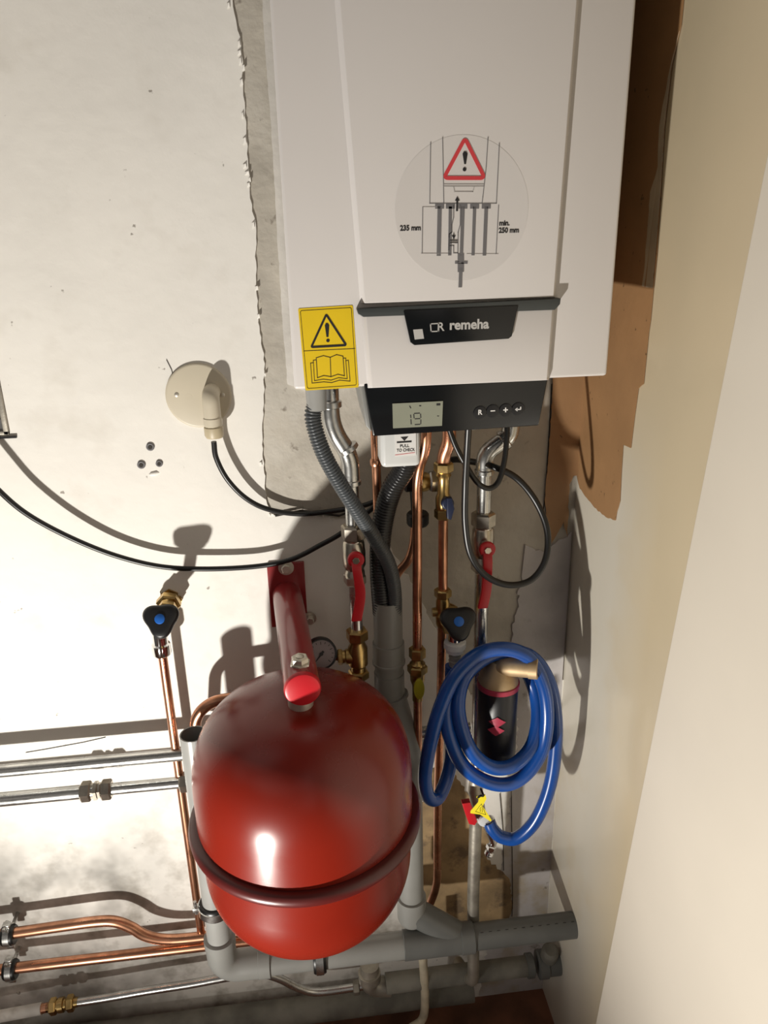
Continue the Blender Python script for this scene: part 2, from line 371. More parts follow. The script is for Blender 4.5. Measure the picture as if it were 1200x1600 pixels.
MB().prism([p-Vector((0.0008, 0, 0)) for p in br], (-0.0008, 0, 0)).build('brown_paint', 'brown', wall_right, 'bare ochre brown patch left unpainted behind the boiler', smooth=False)
gw = jag(rl([(1064, 48), (1046, 120), (1032, 200), (1030, 260), (1018, 300), (1009, 420), (1005, 447), (1022, 450), (1026, 400), (1034, 300), (1040, 200), (1052, 100), (1064, 48)]), 0.0006)
MB().prism([p-Vector((0.0016, 0, 0)) for p in gw], (-0.0004, 0, 0)).build('thin_wash', 'brownwash', wall_right, 'thin cream brush marks over the brown', smooth=False)

# white leaning panel at the right
a0, a1 = PX(1200, 230, 0.452), PX(930, 1600, 0.452)
dv = (a1-a0)/(a1.z-a0.z)
top = a0+dv*(2.3-a0.z); bot = a0+dv*(0.0-a0.z)
b = MB().prism([(0.452, bot.y, 0.0), (0.452, top.y, 2.3), (0.452, -1.9, 2.3), (0.452, -1.9, 0.0)], (0.022, 0, 0))
door = struct(b.build('door_1', 'panel', bevel=0.003)); door['label'] = 'smooth white panel edge standing against the right wall'

# ================================================================== boiler
zb = 1.4765
xl, xr_ = -0.0036, 0.3955
bo = thing('boiler', 'white wall-hung heating boiler with black control console and warning stickers', 'boiler', (0.196, 0, zb))
b = MB().box(((xl+xr_)/2, -0.155, zb+0.36), (xr_-xl, 0.290, 0.72)); b.build('casing', 'boiler', bo, bevel=0.004)
b = MB().box((0.196, -0.0085, zb+0.37), (0.36, 0.017, 0.66)); b.build('wall_frame', 'galv', bo)
DF = 0.308
ztop = zb+0.722
cl0, cl1, cr0, cr1 = P(575, 613, DF), P(523, 0, DF), P(861, 596, DF), P(909, 0, DF)
def xat(p, q, z): return p.x+(q.x-p.x)*(z-p.z)/(q.z-p.z)
def panel(name, z0, z1, label):
    e = 0.0055
    def ring(d, ins): return [(xat(cl0, cl1, z0)+ins, -d, z0+ins*0.3), (xat(cr0, cr1, z0)-ins, -d, z0+ins*0.3), (xat(cr0, cr1, z1)-ins, -d, z1), (xat(cl0, cl1, z1)+ins, -d, z1)]
    v = ring(0.2995, 0)+ring(DF, e)
    f = [(0, 1, 5, 4), (1, 2, 6, 5), (2, 3, 7, 6), (3, 0, 4, 7), (4, 5, 6, 7), (3, 2, 1, 0)]
    return MB().add(v, f).build(name, 'boiler', bo, label, bevel=0.0008)
zs_top = (P(557, 478, DF).z+P(872, 464, DF).z)/2; zs_bot = (P(563, 493, DF).z+P(865, 481, DF).z)/2
panel('front_panel', zs_top, ztop, 'raised tapering white front panel')
panel('lower_panel', zb-0.002, zs_bot, 'white lower flap above the console')
b = MB().flat([(556, 481), (872, 465), (871, 474), (863, 483), (566, 494), (559, 490)], 0.300, 0.0105); hs = b.build('handle_strip', 'darkgrey', bo, 'dark grey grip strip', bevel=0.0008)
b = MB().flat([(629, 484), (807, 476), (797, 524), (792, 528), (646, 538), (640, 534)], 0.303, 0.0085); npl = b.build('nameplate', 'black', bo, 'black trapezoid nameplate', bevel=0.0008)
dN = 0.3115
cN = P(733, 507.5, dN)
text('lettering', 'remeha', cN, 0.0112, 'silverprint', npl, bold=0.045, label='pale grey lettering reading remeha')
b = MB()
b.line([(672.5, 506), (685, 505.3)], dN, 0.0013); b.line([(672.5, 506), (673.5, 518), (685, 517.5)], dN, 0.0013); b.line([(685, 505.3), (684.5, 517.5)], dN, 0.0013)
b.build('logo_square', 'silverprint', npl)
text('logo_letter', 'R', P(688.5, 511.2, dN), 0.0100, 'silverprint', npl, bold=0.02)
b = MB().flat([(645.5, 515), (660, 514), (662.5, 529), (648, 530.5)], dN, 0.0005); b.build('blank_label', 'silverprint', npl, 'small pale square label')
# round sticker
cS = P(722, 328, DF); rS = 0.0785
b = MB().lathe(cS, (0, -1, 0), [(0, rS), (0.0002, rS)], 72); rs = b.build('round_sticker', 'sticker', bo, 'faint round installation sticker with a pipe drawing')
dS = DF+0.0004
def sp(cx, cy): return (580+cx/4.2857, 190+cy/4.2857)
def L(m, *ls, w=0.0007, name='print_line', closed=False):
    for l in ls: MB().line([sp(*q) for q in l], dS, w, 0.0002, closed).build(name, m, rs)
L('inkgrey', [(398, 140), (392, 548), (838, 548)], [(478, 105), (486, 545)], [(782, 105), (770, 300), (748, 500), (742, 545)], [(858, 145), (838, 548)])
L('inklight', [(488, 420), (752, 420)], [(488, 434), (752, 434)], [(552, 436), (558, 470), (680, 470), (690, 436)], w=0.0008)
L('inkgrey', [(345, 572), (341, 882)], [(853, 560), (836, 886)], w=0.0007)
L('inklight', [(345, 572), (440, 572)], [(335, 883), (530, 883)], [(640, 886), (850, 886)], w=0.0005)
L('inkgrey', [(552, 560), (552, 640), (540, 690), (540, 740), (522, 752), (520, 860)], [(598, 560), (596, 690), (582, 740), (580, 880), (552, 880), (552, 830), (530, 830)], w=0.0009)
b = MB()
for x0, x1, w in ((458, 452, 0.0048), (530, 526, 0.0038), (614, 604, 0.0040), (692, 682, 0.0037), (770, 758, 0.0042)):
    b.line([sp(x0, 580), sp(x1, 885)], dS, w, 0.0002); b.line([sp(x0-14, 566), sp(x0+14, 566)], dS, 0.0055, 0.0002)
b.line([sp(600, 905), sp(600, 985)], dS, 0.0075, 0.0002); b.line([sp(600, 990), sp(596, 1098)], dS, 0.0042, 0.0002); b.line([sp(570, 943), sp(636, 943)], dS, 0.0032, 0.0002)
b.build('pipe_drawing', 'inkgrey', rs)
b = MB(); b.flat([sp(576, 500), sp(592, 530), sp(582, 530), sp(580, 600), sp(568, 600), sp(570, 530), sp(560, 530)], dS, 0.0003).build('arrow', 'ink', rs); b = MB()
b.flat([sp(553, 790), sp(540, 762), sp(548, 762), sp(552, 740), sp(558, 762), sp(566, 762)], dS, 0.0003)
b.line([sp(530, 795), sp(575, 797)], dS, 0.0008); b.line([sp(530, 810), sp(575, 812)], dS, 0.0008)
b.build('arrow', 'ink', rs)
def roundpoly(px, r, k=5):
    o = []; n = len(px)
    for i in range(n):
        p = Vector(px[i]).to_2d() if len(px[i]) > 2 else Vector(px[i]); a = Vector(px[i-1])-p; c = Vector(px[(i+1) % n])-p
        p0 = p+a.normalized()*r; p1 = p+c.normalized()*r
        for j in range(k+1):
            t = j/k; o.append(tuple(p0*(1-t)**2+p*2*t*(1-t)+p1*t*t))
    return o
tri = roundpoly([sp(628, 112), sp(760, 378), sp(486, 378)], 7)
b = MB(); b.ring(tri, dS, 0.0042); b.build('warning_triangle', 'inkred', rs)
b = MB(); b.flat([sp(612, 215), sp(620, 200), sp(637, 200), sp(645, 215), sp(634, 285), sp(623, 285)], dS, 0.0003)
b.lathe(P(*sp(625, 320), dS), (0, -1, 0), [(0, 0.0021), (0.0003, 0.0021)], 20); b.build('exclamation_mark', 'ink', rs)
text('measurement', '235 mm', P(*sp(263, 714), dS), 0.0056, 'ink', rs, bold=0.05, th=0.0003, sx=0.92)
text('measurement', 'min.', P(*sp(892, 681), dS), 0.0056, 'ink', rs, bold=0.05, th=0.0003, sx=0.92)
text('measurement', '250 mm', P(*sp(922, 729), dS), 0.0056, 'ink', rs, bold=0.05, th=0.0003, sx=0.92)
# yellow sticker
def y2(cx, cy): return (440+cx/2.6087, 450+cy/2.6087)
b = MB().flat(roundpoly([y2(67, 84), y2(290, 70), y2(314, 405), y2(97, 418)], 2.5), 0.300, 0.0005); ys = b.build('warning_sticker', 'yellow', bo, 'yellow warning sticker with triangle and manual symbols')
dY = 0.3005
b = MB(); b.line(roundpoly([y2(76, 93), y2(284, 80), y2(305, 396), y2(105, 410)], 3), dY, 0.0005, 0.0003, True); b.line([y2(90, 257), y2(298, 247)], dY, 0.0006, 0.0003); b.build('border', 'ink', ys)
b = MB(); b.ring(roundpoly([y2(182, 108), y2(263, 233), y2(121, 241)], 2.5, 3), dY, 0.0026)
b.flat([y2(176, 152), y2(180, 143), y2(189, 143), y2(194, 152), y2(191, 200), y2(183, 200)], dY, 0.0003); b.lathe(P(*y2(189, 214), dY), (0, -1, 0), [(0, 0.0021), (0.0003, 0.0021)], 16)
b.build('warning_triangle', 'ink', ys)
b = MB()
b.line([y2(198, 283), y2(170, 276), y2(141, 285), y2(146, 366), y2(172, 357), y2(201, 362), y2(229, 352), y2(256, 358), y2(250, 278), y2(224, 272), y2(198, 283), y2(201, 362)], dY, 0.0008, 0.0003)
b.line([y2(141, 293), y2(129, 295), y2(134, 378), y2(170, 372), y2(202, 376), y2(232, 366), y2(267, 370), y2(261, 286), y2(251, 286)], dY, 0.0007, 0.0003)
b.line([y2(129, 305), y2(118, 306), y2(124, 388), y2(172, 383), y2(204, 386), y2(236, 376), y2(279, 380), y2(272, 295), y2(262, 296)], dY, 0.0007, 0.0003)
b.build('manual_symbol', 'ink', ys)
# console
tl, tr, bl, br_ = P(569, 616, 0.301), P(857, 599, 0.301), P(583, 684, 0.294), P(842, 667, 0.294)
tz = zb+0.004; bz = (bl.z+br_.z)/2
v = [(tl.x, -0.301, tz), (tr.x, -0.301, tz), (br_.x, -0.294, bz+0.003), (bl.x, -0.294, bz), (tl.x, -0.12, tz), (tr.x, -0.12, tz), (br_.x-0.005, -0.14, bz+0.013), (bl.x+0.005, -0.14, bz+0.01)]
b = MB().add(v, [(0, 1, 2, 3), (4, 7, 6, 5), (0, 4, 5, 1), (1, 5, 6, 2), (2, 6, 7, 3), (3, 7, 4, 0)])
co = b.build('control_console', 'black', bo, 'glossy black control console', bevel=0.002)
v = [(tl.x-0.004, -0.292, tz), (tl.x+0.001, -0.292, tz), (bl.x-0.001, -0.285, bz+0.004), (bl.x-0.008, -0.285, bz+0.012), (tl.x-0.006, -0.17, tz), (tl.x, -0.17, tz), (bl.x, -0.17, bz+0.01), (bl.x-0.006, -0.17, bz+0.012)]
MB().add(v, [(0, 1, 2, 3), (4, 7, 6, 5), (0, 4, 5, 1), (1, 5, 6, 2), (2, 6, 7, 3), (3, 7, 4, 0)]).build('console_side', 'greypvc', bo, bevel=0.001)
tilt = Vector((0, 0.007, -(tz-bz))).normalized()
def cp(px, py, lift=0.0):
    v = RT*((px-600)/FPX) + UP*((800-py)/FPX) + _f; o = Vector((0, CAMY, CAMZ)); n = Vector((0, -1, 0))-tilt*Vector((0, -1, 0)).dot(tilt); n.normalize()
    p0 = Vector((0, -0.301, tz))+n*lift; return o+v*((p0-o).dot(n)/v.dot(n))
def cflat(m, name, px, lift=0.0002, th=0.0006, parent=None, label=None, bevel=0):
    n = (cp(600, 600, 0.001)-cp(600, 600, 0.0)).normalized(); n = Vector((0, -1, 0))-tilt*Vector((0, -1, 0)).dot(tilt); n.normalize()
    return MB().prism([cp(a, c, lift) for a, c in px], n*th).build(name, m, parent or co, label, bevel=bevel)
disp = cflat('lcd', 'display', [(613, 630.5), (692, 626.5), (690.5, 665), (614, 669)], th=0.0008, label='grey-green display reading 19')
def seg(a, c, b2, d2, w=1.0):
    return None
b = MB(); n_ = Vector((0, -1, 0))-tilt*Vector((0, -1, 0)).dot(tilt); n_.normalize()
def cline(b, px, w, lift=0.0010):
    q = [cp(x, y, lift) for x, y in px]
    for p0, p1 in zip(q, q[1:]):
        t = (p1-p0).normalized(); s_ = t.cross(n_).normalized()*(w/2); b.prism([p0-s_, p1-s_, p1+s_, p0+s_], n_*0.0002)
for l in ([(641.5, 648), (642, 653)], [(642, 655), (642.5, 663)], [(647, 646), (656, 645.5)], [(646.5, 647), (647, 653.5)], [(657, 646.5), (657.5, 653)], [(648, 654.5), (656.5, 654)], [(657.5, 655.5), (657.5, 662.5)], [(648, 663.5), (656.5, 663)]):
    cline(b, l, 0.0012)
cline(b, [(640, 634), (642, 638)], 0.0012); cline(b, [(655, 634), (658, 634)], 0.0014); cline(b, [(682, 632), (688, 631.8)], 0.0028); cline(b, [(683, 650), (686, 650)], 0.001)
b.build('display_segments', 'ink', disp)
for i, (x, y, ch) in enumerate(((750, 644.5, 'R'), (770, 642, '-'), (790, 640.5, '+'), (809.5, 638.8, 'e'))):
    c = cp(x, y, 0.0)
    bt = MB().lathe(c, n_, [(0, 0.0082), (0.0006, 0.0086), (0.0012, 0.0082), (0.0014, 0.0072)], 28).build('button', 'blackm', co, 'round black button')
    if ch == 'R': text('symbol', 'R', cp(x, y, 0.0016), 0.0062, 'white', bt, bold=0.04)
    else:
        b = MB()
        if ch == '-': cline(b, [(x-3.6, y+.2), (x+3.6, y-.2)], 0.0014, 0.0016)
        if ch == '+': cline(b, [(x-3.6, y+.2), (x+3.6, y-.2)], 0.0015, 0.0016); cline(b, [(x, y-3.6), (x, y+3.6)], 0.0015, 0.0016)
        if ch == 'e': cline(b, [(x+4, y-3.2), (x+4, y+0.8), (x-3, y+1.0)], 0.0013, 0.0016); b.prism([cp(x-5, y+1.1, .0016), cp(x-1, y-2, .0016), cp(x-1, y+4, .0016)], n_*0.0002)
        b.build('symbol', 'white', bt)
# underside spigots + siphon cup
b = MB()
a, c = P(592, 690, 0.19), P(653, 722, 0.19)
cup_x = (a.x+c.x)/2; cw = (c.x-a.x); zb0 = P(620, 723, 0.19).z
b.prism([(cup_x-cw/2, -0.165, zb0), (cup_x+cw/2, -0.165, zb0), (cup_x+cw/2, -0.215, zb0), (cup_x-cw/2, -0.215, zb0)], (0, 0, zb-0.001-zb0))
cup = b.build('siphon_cup', 'translucent', bo, 'milky white siphon cup marked PULL TO CHECK', bevel=0.007)
lx0, lx1 = P(617, 700, 0.2155).x, P(650, 700, 0.2155).x; lz0, lz1 = P(634, 712, 0.2155).z, P(634, 676, 0.2155).z
cl = MB().box(((lx0+lx1)/2, -0.2155, (lz0+lz1)/2), (lx1-lx0, 0.0008, lz1-lz0)).build('label', 'white', cup, 'white paper label')
xc = (lx0+lx1)/2
text('lettering', 'PULL', P(632, 697, 0.2162), 0.0042, 'ink', cl, th=0.0003, bold=0.01)
text('lettering', 'TO CHECK', P(634, 703.5, 0.2162), 0.0042, 'ink', cl, th=0.0003, bold=0.01, sx=0.85)
b = MB(); b.flat([(620, 690), (643, 688.5), (643, 691), (620, 692.5)], 0.2159, 0.0004); b.flat([(626, 683), (638, 682), (632, 689)], 0.2159, 0.0004); b.build('arrow', 'ink', cl)
b = MB(); b.line([(617.5, 711), (648, 707)], 0.2159, 0.0006, 0.0003); b.build('red_line', 'inkred', cl)

# ================================================================== steel risers, valves
def socket_ring(b, c, ax, r, L=0.010): b.lathe(c, ax, [(0, r*.92), (0.002, r*1.12), (L-0.002, r*1.12), (L, r*.92)], 24)
def vpipe(x, d, z0, z1): return [(x, -d, z0), (x, -d, z1)]
def ball_valve(x, d, ztop, zbot, lever_px, label, group=None, levlabel=None):
    t = thing('ball_valve', label, 'valve', (x, -d, zbot), group)
    H = ztop-zbot; dn = (0, 0, -1)
    MB().lathe((x, -d, ztop-H*0.24), dn, [(0, .0145), (.004, .017), (H*.2, .0185), (H*.42, .0185), (H*.5, .0145), (H*.55, .0165), (H*.62, .0165)], 28).build('body', 'nickel', t)
    MB().hex((x, -d, ztop), dn, H*.24, .0195).build('nut', 'nickel', t)
    MB().lathe((x, -d, ztop-H*.22), dn, [(0, .015), (.004, .0155), (.008, .0135)], 28).build('collar', 'nickel', t)
    MB().hex((x, -d, zbot+H*.17), dn, H*.17, .0185).build('nut', 'nickel', t)
    hub = P(lever_px[0][0], lever_px[0][1], d+0.034)
    MB().lathe((hub.x, -d-.012, hub.z), (0, -1, 0), [(0, .008), (.018, .008)], 20).build('stem', 'nickel', t)
    dd = [0.034, 0.044, 0.040, 0.038]
    pts = [P(q[0], q[1], d+dd[i]) for i, q in enumerate(lever_px)]
    sp_ = spline(pts, 10); b = MB(); n = len(sp_); vs = []; fs = []
    wd_ = 0.0085
    for i, p in enumerate(sp_):
        w = wd_*(1.0 if i < n*.12 else 0.86 if i < n*.5 else 0.95)
        hy = 0.0028
        vs += [(p.x-w, p.y-hy, p.z), (p.x+w, p.y-hy, p.z), (p.x+w, p.y+hy+.002, p.z), (p.x-w, p.y+hy+.002, p.z)]
    for i in range(n-1):
        for k in range(4): fs.append((i*4+k, i*4+(k+1) % 4, i*4+4+(k+1) % 4, i*4+4+k))
    fs += [(0, 3, 2, 1), (4*n-4, 4*n-3, 4*n-2, 4*n-1)]
    b.add(vs, fs); b.lathe((hub.x, hub.y+.004, hub.z), (0, -1, 0), [(0, .0125), (.006, .0135), (.009, .0120)], 24)
    lv = b.build('lever', 'redplast', t, levlabel or 'red lever handle', bevel=0.0012)
    MB().hex((hub.x, hub.y-.005, hub.z), (0, -1, 0), .0025, .0058).build('screw', 'nickel', lv)
    return t
D0 = 0.12
x1, x2 = 0.0738, 0.2832; xc1, xc2 = 0.1745, 0.2180
# left riser
t = thing('steel_riser', 'galvanised steel riser with offset bend below the boiler, left of the corrugated hoses', 'pipe', (x1, -D0, 1.2))
zA = zz(553, 752, D0)
p0 = P(513, 616, D0); 
path = fillet([(p0.x+.002, -D0, zb+.0), (p0.x+.002, -D0, P(515, 668, D0).z), (x1, -D0, P(553, 712, D0).z), (x1, -D0, zA)], 0.03)
MB().tube(path, 0.0138, 24).build('offset_bend', 'galv', t)
MB().tube(vpipe(x1, D0, zA, zz(553, 830, D0)), 0.0112, 24).build('pipe', 'galv', t)
def rim1(c, ax, r, L, t):
    b = MB(); socket_ring(b, c, ax, r, L); b.build('press_rim', 'galv', t)
rim1((x1, -D0, zA+.004), (0, 0, -1), .0140, .01, t); rim1((p0.x+.002, -D0, zz(513, 625, D0)), (0, 0, -1), .0155, .012, t)
mid = P(541, 697, D0); dm = (Vector((x1, -D0, P(553, 712, D0).z))-Vector((p0.x+.002, -D0, P(515, 668, D0).z))).normalized(); mid.y = -D0
rim1(mid, dm, .0150, .010, t)
v1 = ball_valve(x1, D0, zz(553, 820, D0), zz(553, 912, D0), [(556, 874), (558, 893), (563, 930), (557, 970)], 'nickel ball valve with red lever left of the black corrugated hose', 'red lever ball valves')
t = thing('steel_pipe', 'short steel pipe between the left ball valve and the brass tee', 'pipe', (x1, -D0, 1.0))
MB().tube(vpipe(x1, D0, zz(553, 905, D0), zz(556, 990, D0)), .0100, 24).build('pipe', 'galv', t)
# right riser
t = thing('steel_riser', 'galvanised steel riser with offset bend under the right end of the console', 'pipe', (x2, -D0, 1.2))
pr = P(796, 682, D0)
zA = zz(757, 737, D0)
path = fillet([(pr.x+.002, -D0, zb), (pr.x+.002, -D0, zz(795, 668, D0)), (pr.x-.001, -D0, zz(795, 682, D0)), (x2, -D0, zz(765, 708, D0)), (x2, -D0, zA)], 0.022)
MB().tube(path, 0.0138, 24).build('offset_bend', 'galv', t)
MB().tube(vpipe(x2, D0, zA, zz(757, 815, D0)), .0116, 24).build('pipe', 'galv', t)
rim1((x2, -D0, zA+.005), (0, 0, -1), .0140, .01, t); q = Vector((pr.x-.001, -D0, zz(795, 682, D0))); qd = (Vector((x2, -D0, zz(765, 708, D0)))-q).normalized(); rim1(q+qd*0.004, qd, .0150, .01, t)
v2 = ball_valve(x2, D0, zz(757, 800, D0), zz(755, 892, D0), [(761, 858), (762, 880), (760, 920), (754, 950)], 'nickel ball valve with red lever inside the black cable loop', 'red lever ball valves')
t = thing('steel_pipe', 'long grey steel pipe running down behind the blue hose to the floor pipes', 'pipe', (x2, -D0, 0.3))
zE = zz(745, 1500, D0)
MB().tube(vpipe(x2, D0, zz(753, 885, D0), zz(748, 1240, D0)), .0116, 24).build('pipe', 'galv', t)
path = fillet([(x2, -D0, zz(748, 1240, D0)), (x2-.002, -D0, zz(741, 1400, D0)), (x2+0.003, -D0, zz(748, 1538, D0)), (x2-.015, -D0+.07, zz(748, 1540, D0)-.012)], 0.03)
MB().tube(path, .0118, 24).build('lower_pipe', 'oldsteel', t, 'dull old steel lower pipe with elbow')

# brass tee + gauge
t = thing('brass_tee', 'brass tee fitting above the red vessel, left of the grey standpipe', 'fitting', (x1, -D0, .95))
zt = zz(556, 985, D0); zt2 = zz(556, 1078, D0)
b = MB(); b.lathe((x1, -D0, zt-.018), (0, 0, -1), [(0, .0135), (.006, .0125), (.014, .0165), (.045, .0165), (.05, .0125), (.062, .0125)], 26)
zc = zt-.018-.03
b.lathe((x1, -D0, zc), (-1, 0, 0.0), [(0, .013), (.020, .013), (.022, .011), (.028, .011)], 22); b.build('body', 'brass', t)
MB().hex((x1, -D0, zt+.002), (0, 0, -1), .020, .0185).build('nut', 'brass', t)
MB().hex((x1, -D0, zt-.076), (0, 0, -1), .016, .0180).build('nut', 'brass', t)
MB().hex((x1-.026, -D0, zc), (-1, 0, 0), .008, .0135).build('side_nut', 'brass', t)
t = thing('steel_pipe', 'steel pipe below the brass tee passing down behind the vessel', 'pipe', (x1, -D0, .6))
path = fillet([(x1, -.062-.0, .0+zt-.085), (x1, -.062, P(283, 1219, .06).z+.0), (x1-.2, -.062, P(283, 1219, .06).z)], .03)
path[0] = Vector((x1, -D0, zt-.085)); 
MB().tube(fillet([(x1, -D0, zt-.085), (x1, -D0, zt-.092), (x1, -.062, zt-.125), (x1, -.062, .80)], .02), .0112, 20).build('pipe', 'galv', t)
g = P(497, 1031, D0-.004); gx = g.x+.004
t = thing('pressure_gauge', 'round black-rimmed pressure gauge half hidden behind the red arm', 'gauge', (gx, -D0, zc))
gn = Vector((0.1, -1, .35)).normalized(); gc = Vector((gx, -D0+.012, zc+.006))
MB().lathe(gc, gn, [(0, .020), (.002, .0265), (.020, .0265), (.022, .0255), (.022, .0235), (.0195, .0232)], 40).build('case', 'blackm', t)
dial = MB().lathe(gc+gn*.0192, gn, [(0, .0232), (.0006, .0232)], 40).build('dial', 'gaugeface', t, 'pale dial face')
u = Vector((1, 0, 0)); u = (u-gn*u.dot(gn)).normalized(); w = gn.cross(u)
b = MB()
for i in range(13):
    a = PI*1.25-i*PI*1.5/12; r1 = .0205; r0 = .0175 if i % 3 else .0155
    e = (u*math.cos(a)+w*math.sin(a)); s_ = gn.cross(e)*.0005; o_ = gc+gn*.0199
    b.prism([o_+e*r0-s_, o_+e*r1-s_, o_+e*r1+s_, o_+e*r0+s_], gn*.0002)
b.build('scale_mark', 'ink', dial)
b = MB(); e = (u*math.cos(4.0)+w*math.sin(4.0)); s_ = gn.cross(e)*.001; o_ = gc+gn*.0203
b.prism([o_-e*.006-s_*2, o_+e*.017-s_*.4, o_+e*.017+s_*.4, o_-e*.006+s_*2], gn*.0004); b.lathe(o_, gn, [(0, .003), (.001, .003)], 16); b.build('needle', 'ink', dial)
MB().tube([(gx+.020, -D0+.004, zc), (x1-.033, -D0, zc)], .006, 12).build('stem', 'brass', t)

# ================================================================== copper pipes
def cpipe(label, path, r=.0075, fr=.03, parts=None, m='copper', name='copper_pipe'):
    t = MB().tube(fillet(path, fr), r, 20).build(name, m); tag(t, label, 'pipe'); return t
# left short copper beside the siphon
xq = P(589, 740, .10).x
t = thing('copper_pipe', 'short copper pipe just left of the milky siphon cup', 'pipe', (xq, -.1, 1.3))
MB().tube([(xq-.002, -.10, zb), (xq, -.10, zz(589, 850, .10))], .0072, 18).build('pipe', 'copper', t)
b = MB(); b.lathe((xq-.001, -.10, zz(589, 716, .10)), (0, 0, -1), [(0, .0078), (.003, .0095), (.010, .0095), (.013, .0078)], 22); b.build('joint', 'copper', t)
# C1
t = thing('copper_pipe', 'copper pipe straight down the middle, right of the siphon cup', 'pipe', (xc1, -D0, 1.0))
pt = P(667, 676, .15)
MB().tube(fillet([(pt.x, -.15, zb), (pt.x-.001, -.15, zz(664, 700, .15)), (xc1+.002, -D0, zz(655, 740, D0)), (xc1, -D0, zz(650, 1022, D0))], .04), .0078, 20).build('pipe', 'copper', t)
t = thing('gas_valve', 'brass gas valve with yellow lever between the grey standpipe and the blue hose', 'valve', (xc1, -D0, .85))
zn = zz(650, 1012, D0)
MB().hex((xc1, -D0, zn), (0, 0, -1), .020, .0145).build('nut', 'brass', t)
MB().lathe((xc1, -D0, zn-.018), (0, 0, -1), [(0, .009), (.008, .010), (.012, .0135), (.045, .0125), (.055, .009), (.085, .009)], 22).build('body', 'brass', t)
MB().hex((xc1, -D0, zn-.033), (0, 0, -1), .016, .0175).build('nut', 'brass', t)
lc = P(655, 1077, D0+.03); vs = []
pr2 = [(math.sin(a)*.0092, math.cos(a)*.0195) for a in [2*PI*i/24 for i in range(24)]]
MB().prism([(lc.x+a, lc.y+.004, lc.z+c) for a, c in pr2], (0, -.006, 0)).build('lever', 'olive', t, 'oval yellow lever', bevel=.0015)
MB().lathe((lc.x, -D0, lc.z), (0, -1, 0), [(0, .006), (.03, .006)], 14).build('stem', 'brass', t)
t = MB().tube([(xc1, -D0, zn-.10), (xc1, -D0, .50)], .0075, 18).build('copper_pipe', 'copper'); tag(t, 'copper pipe hidden behind the vessel below the yellow-lever valve', 'pipe')
bp = spline([P(a, c, dd) for a, c, dd in [(612, 912, .075), (624, 892, .075), (638, 875, .075), (646, 850, .075), (648, 825, .075), (650, 800, .08)]], 6)
tag(MB().tube(bp, .0075, 18).build('copper_pipe', 'copper'), 'curved copper pipe bending behind the straight middle copper pipe', 'pipe')
# C2
t = thing('copper_pipe', 'copper pipe with isolating valve, right of the middle copper pipe', 'pipe', (xc2, -D0, 1.0))
pt = P(702, 676, .13)
MB().tube(fillet([(pt.x, -.13, zb), (pt.x, -.13, zz(701, 692, .13)), (xc2, -D0, zz(693, 712, D0)), (xc2, -D0, zz(693, 745, D0))], .03), .0105, 20).build('upper_pipe', 'copper', t)
MB().tube(vpipe(xc2, D0, zz(692, 800, D0), zz(692, 945, D0)), .0078, 20).build('pipe', 'copper', t)
t = thing('isolating_valve', 'brass isolating valve with dark blue handle under the console', 'valve', (xc2, -D0, 1.2))
za = zz(694, 722, D0)
MB().hex((xc2, -D0, za), (0, 0, -1), .016, .0155).build('nut', 'brass', t)
MB().lathe((xc2, -D0, za-.015), (0, 0, -1), [(0, .010), (.006, .0125), (.012, .0095), (.035, .0095), (.043, .0125), (.060, .0125), (.066, .009)], 22).build('body', 'brass', t)
MB().hex((xc2, -D0, za-.077), (0, 0, -1), .016, .0145).build('nut', 'brass', t)
hc = P(699, 786, D0+.025)
b = MB(); b.lathe((hc.x, hc.y+.012, hc.z), (0, -1, 0), [(0, .007), (.010, .010), (.016, .010), (.018, .008)], 20)
b.prism([(hc.x-.003, hc.y-.002, hc.z+.012), (hc.x+.005, hc.y-.002, hc.z+.012), (hc.x+.009, hc.y-.002, hc.z-.006), (hc.x+.004, hc.y-.002, hc.z-.024), (hc.x-.002, hc.y-.002, hc.z-.022)], (0, -.010, 0))
M['navy'] = mat('dark_navy_plastic', (.010, .016, .045), .4); b.build('handle', 'navy', t, 'dark blue handle', bevel=.001)
# side connection between C1 and C2
t = thing('filling_connection', 'brass and grey nut fitting with black cap behind the copper pipes', 'fitting', (xc1+.01, -.09, 1.2))
zf = zz(676, 752, .09)
xa = P(655, 752, .09).x
MB().lathe((xa-.012, -.09, zf), (1, 0, 0), [(0, .013), (.006, .016), (.016, .0165), (.024, .0155), (.03, .012)], 24).build('body', 'brass', t)
MB().hex((xa+.016, -.09, zf), (1, 0, 0), .020, .0185).build('nut', 'galv', t, 'grey hexagon nut')
MB().lathe((xa-.026, -.09, zf), (1, 0, 0), [(0, .010), (.004, .015), (.014, .015)], 24).build('cap', 'blackm', t, 'black plastic cap')
zc2 = zz(662, 800, .085)
MB().lathe((xa-.004, -.085, zf-.014), (0, 0, -1), [(0, .011), (.03, .009), (zf-zc2-.014, .009)], 20).build('drop_pipe', 'blackm', t)
MB().lathe((xa-.002, -.085, zc2), (0, 0, -1), [(0, .016), (.003, .0185), (.018, .0185), (.022, .016)], 16).build('cap', 'blackm', t, 'ribbed black cap')
# C2 lower
t = thing('copper_pipe', 'long thin copper pipe running down left of the blue hose to the floor pipes', 'pipe', (xc2, -D0, .5))
DL = .075
path = fillet([P(691, 975, .10), P(689, 1080, .08), P(684, 1250, DL), P(683, 1385, DL), P(668, 1422, DL), P(640, 1432, DL)], .03)
MB().tube(path, .0078, 20).build('pipe', 'copper', t)

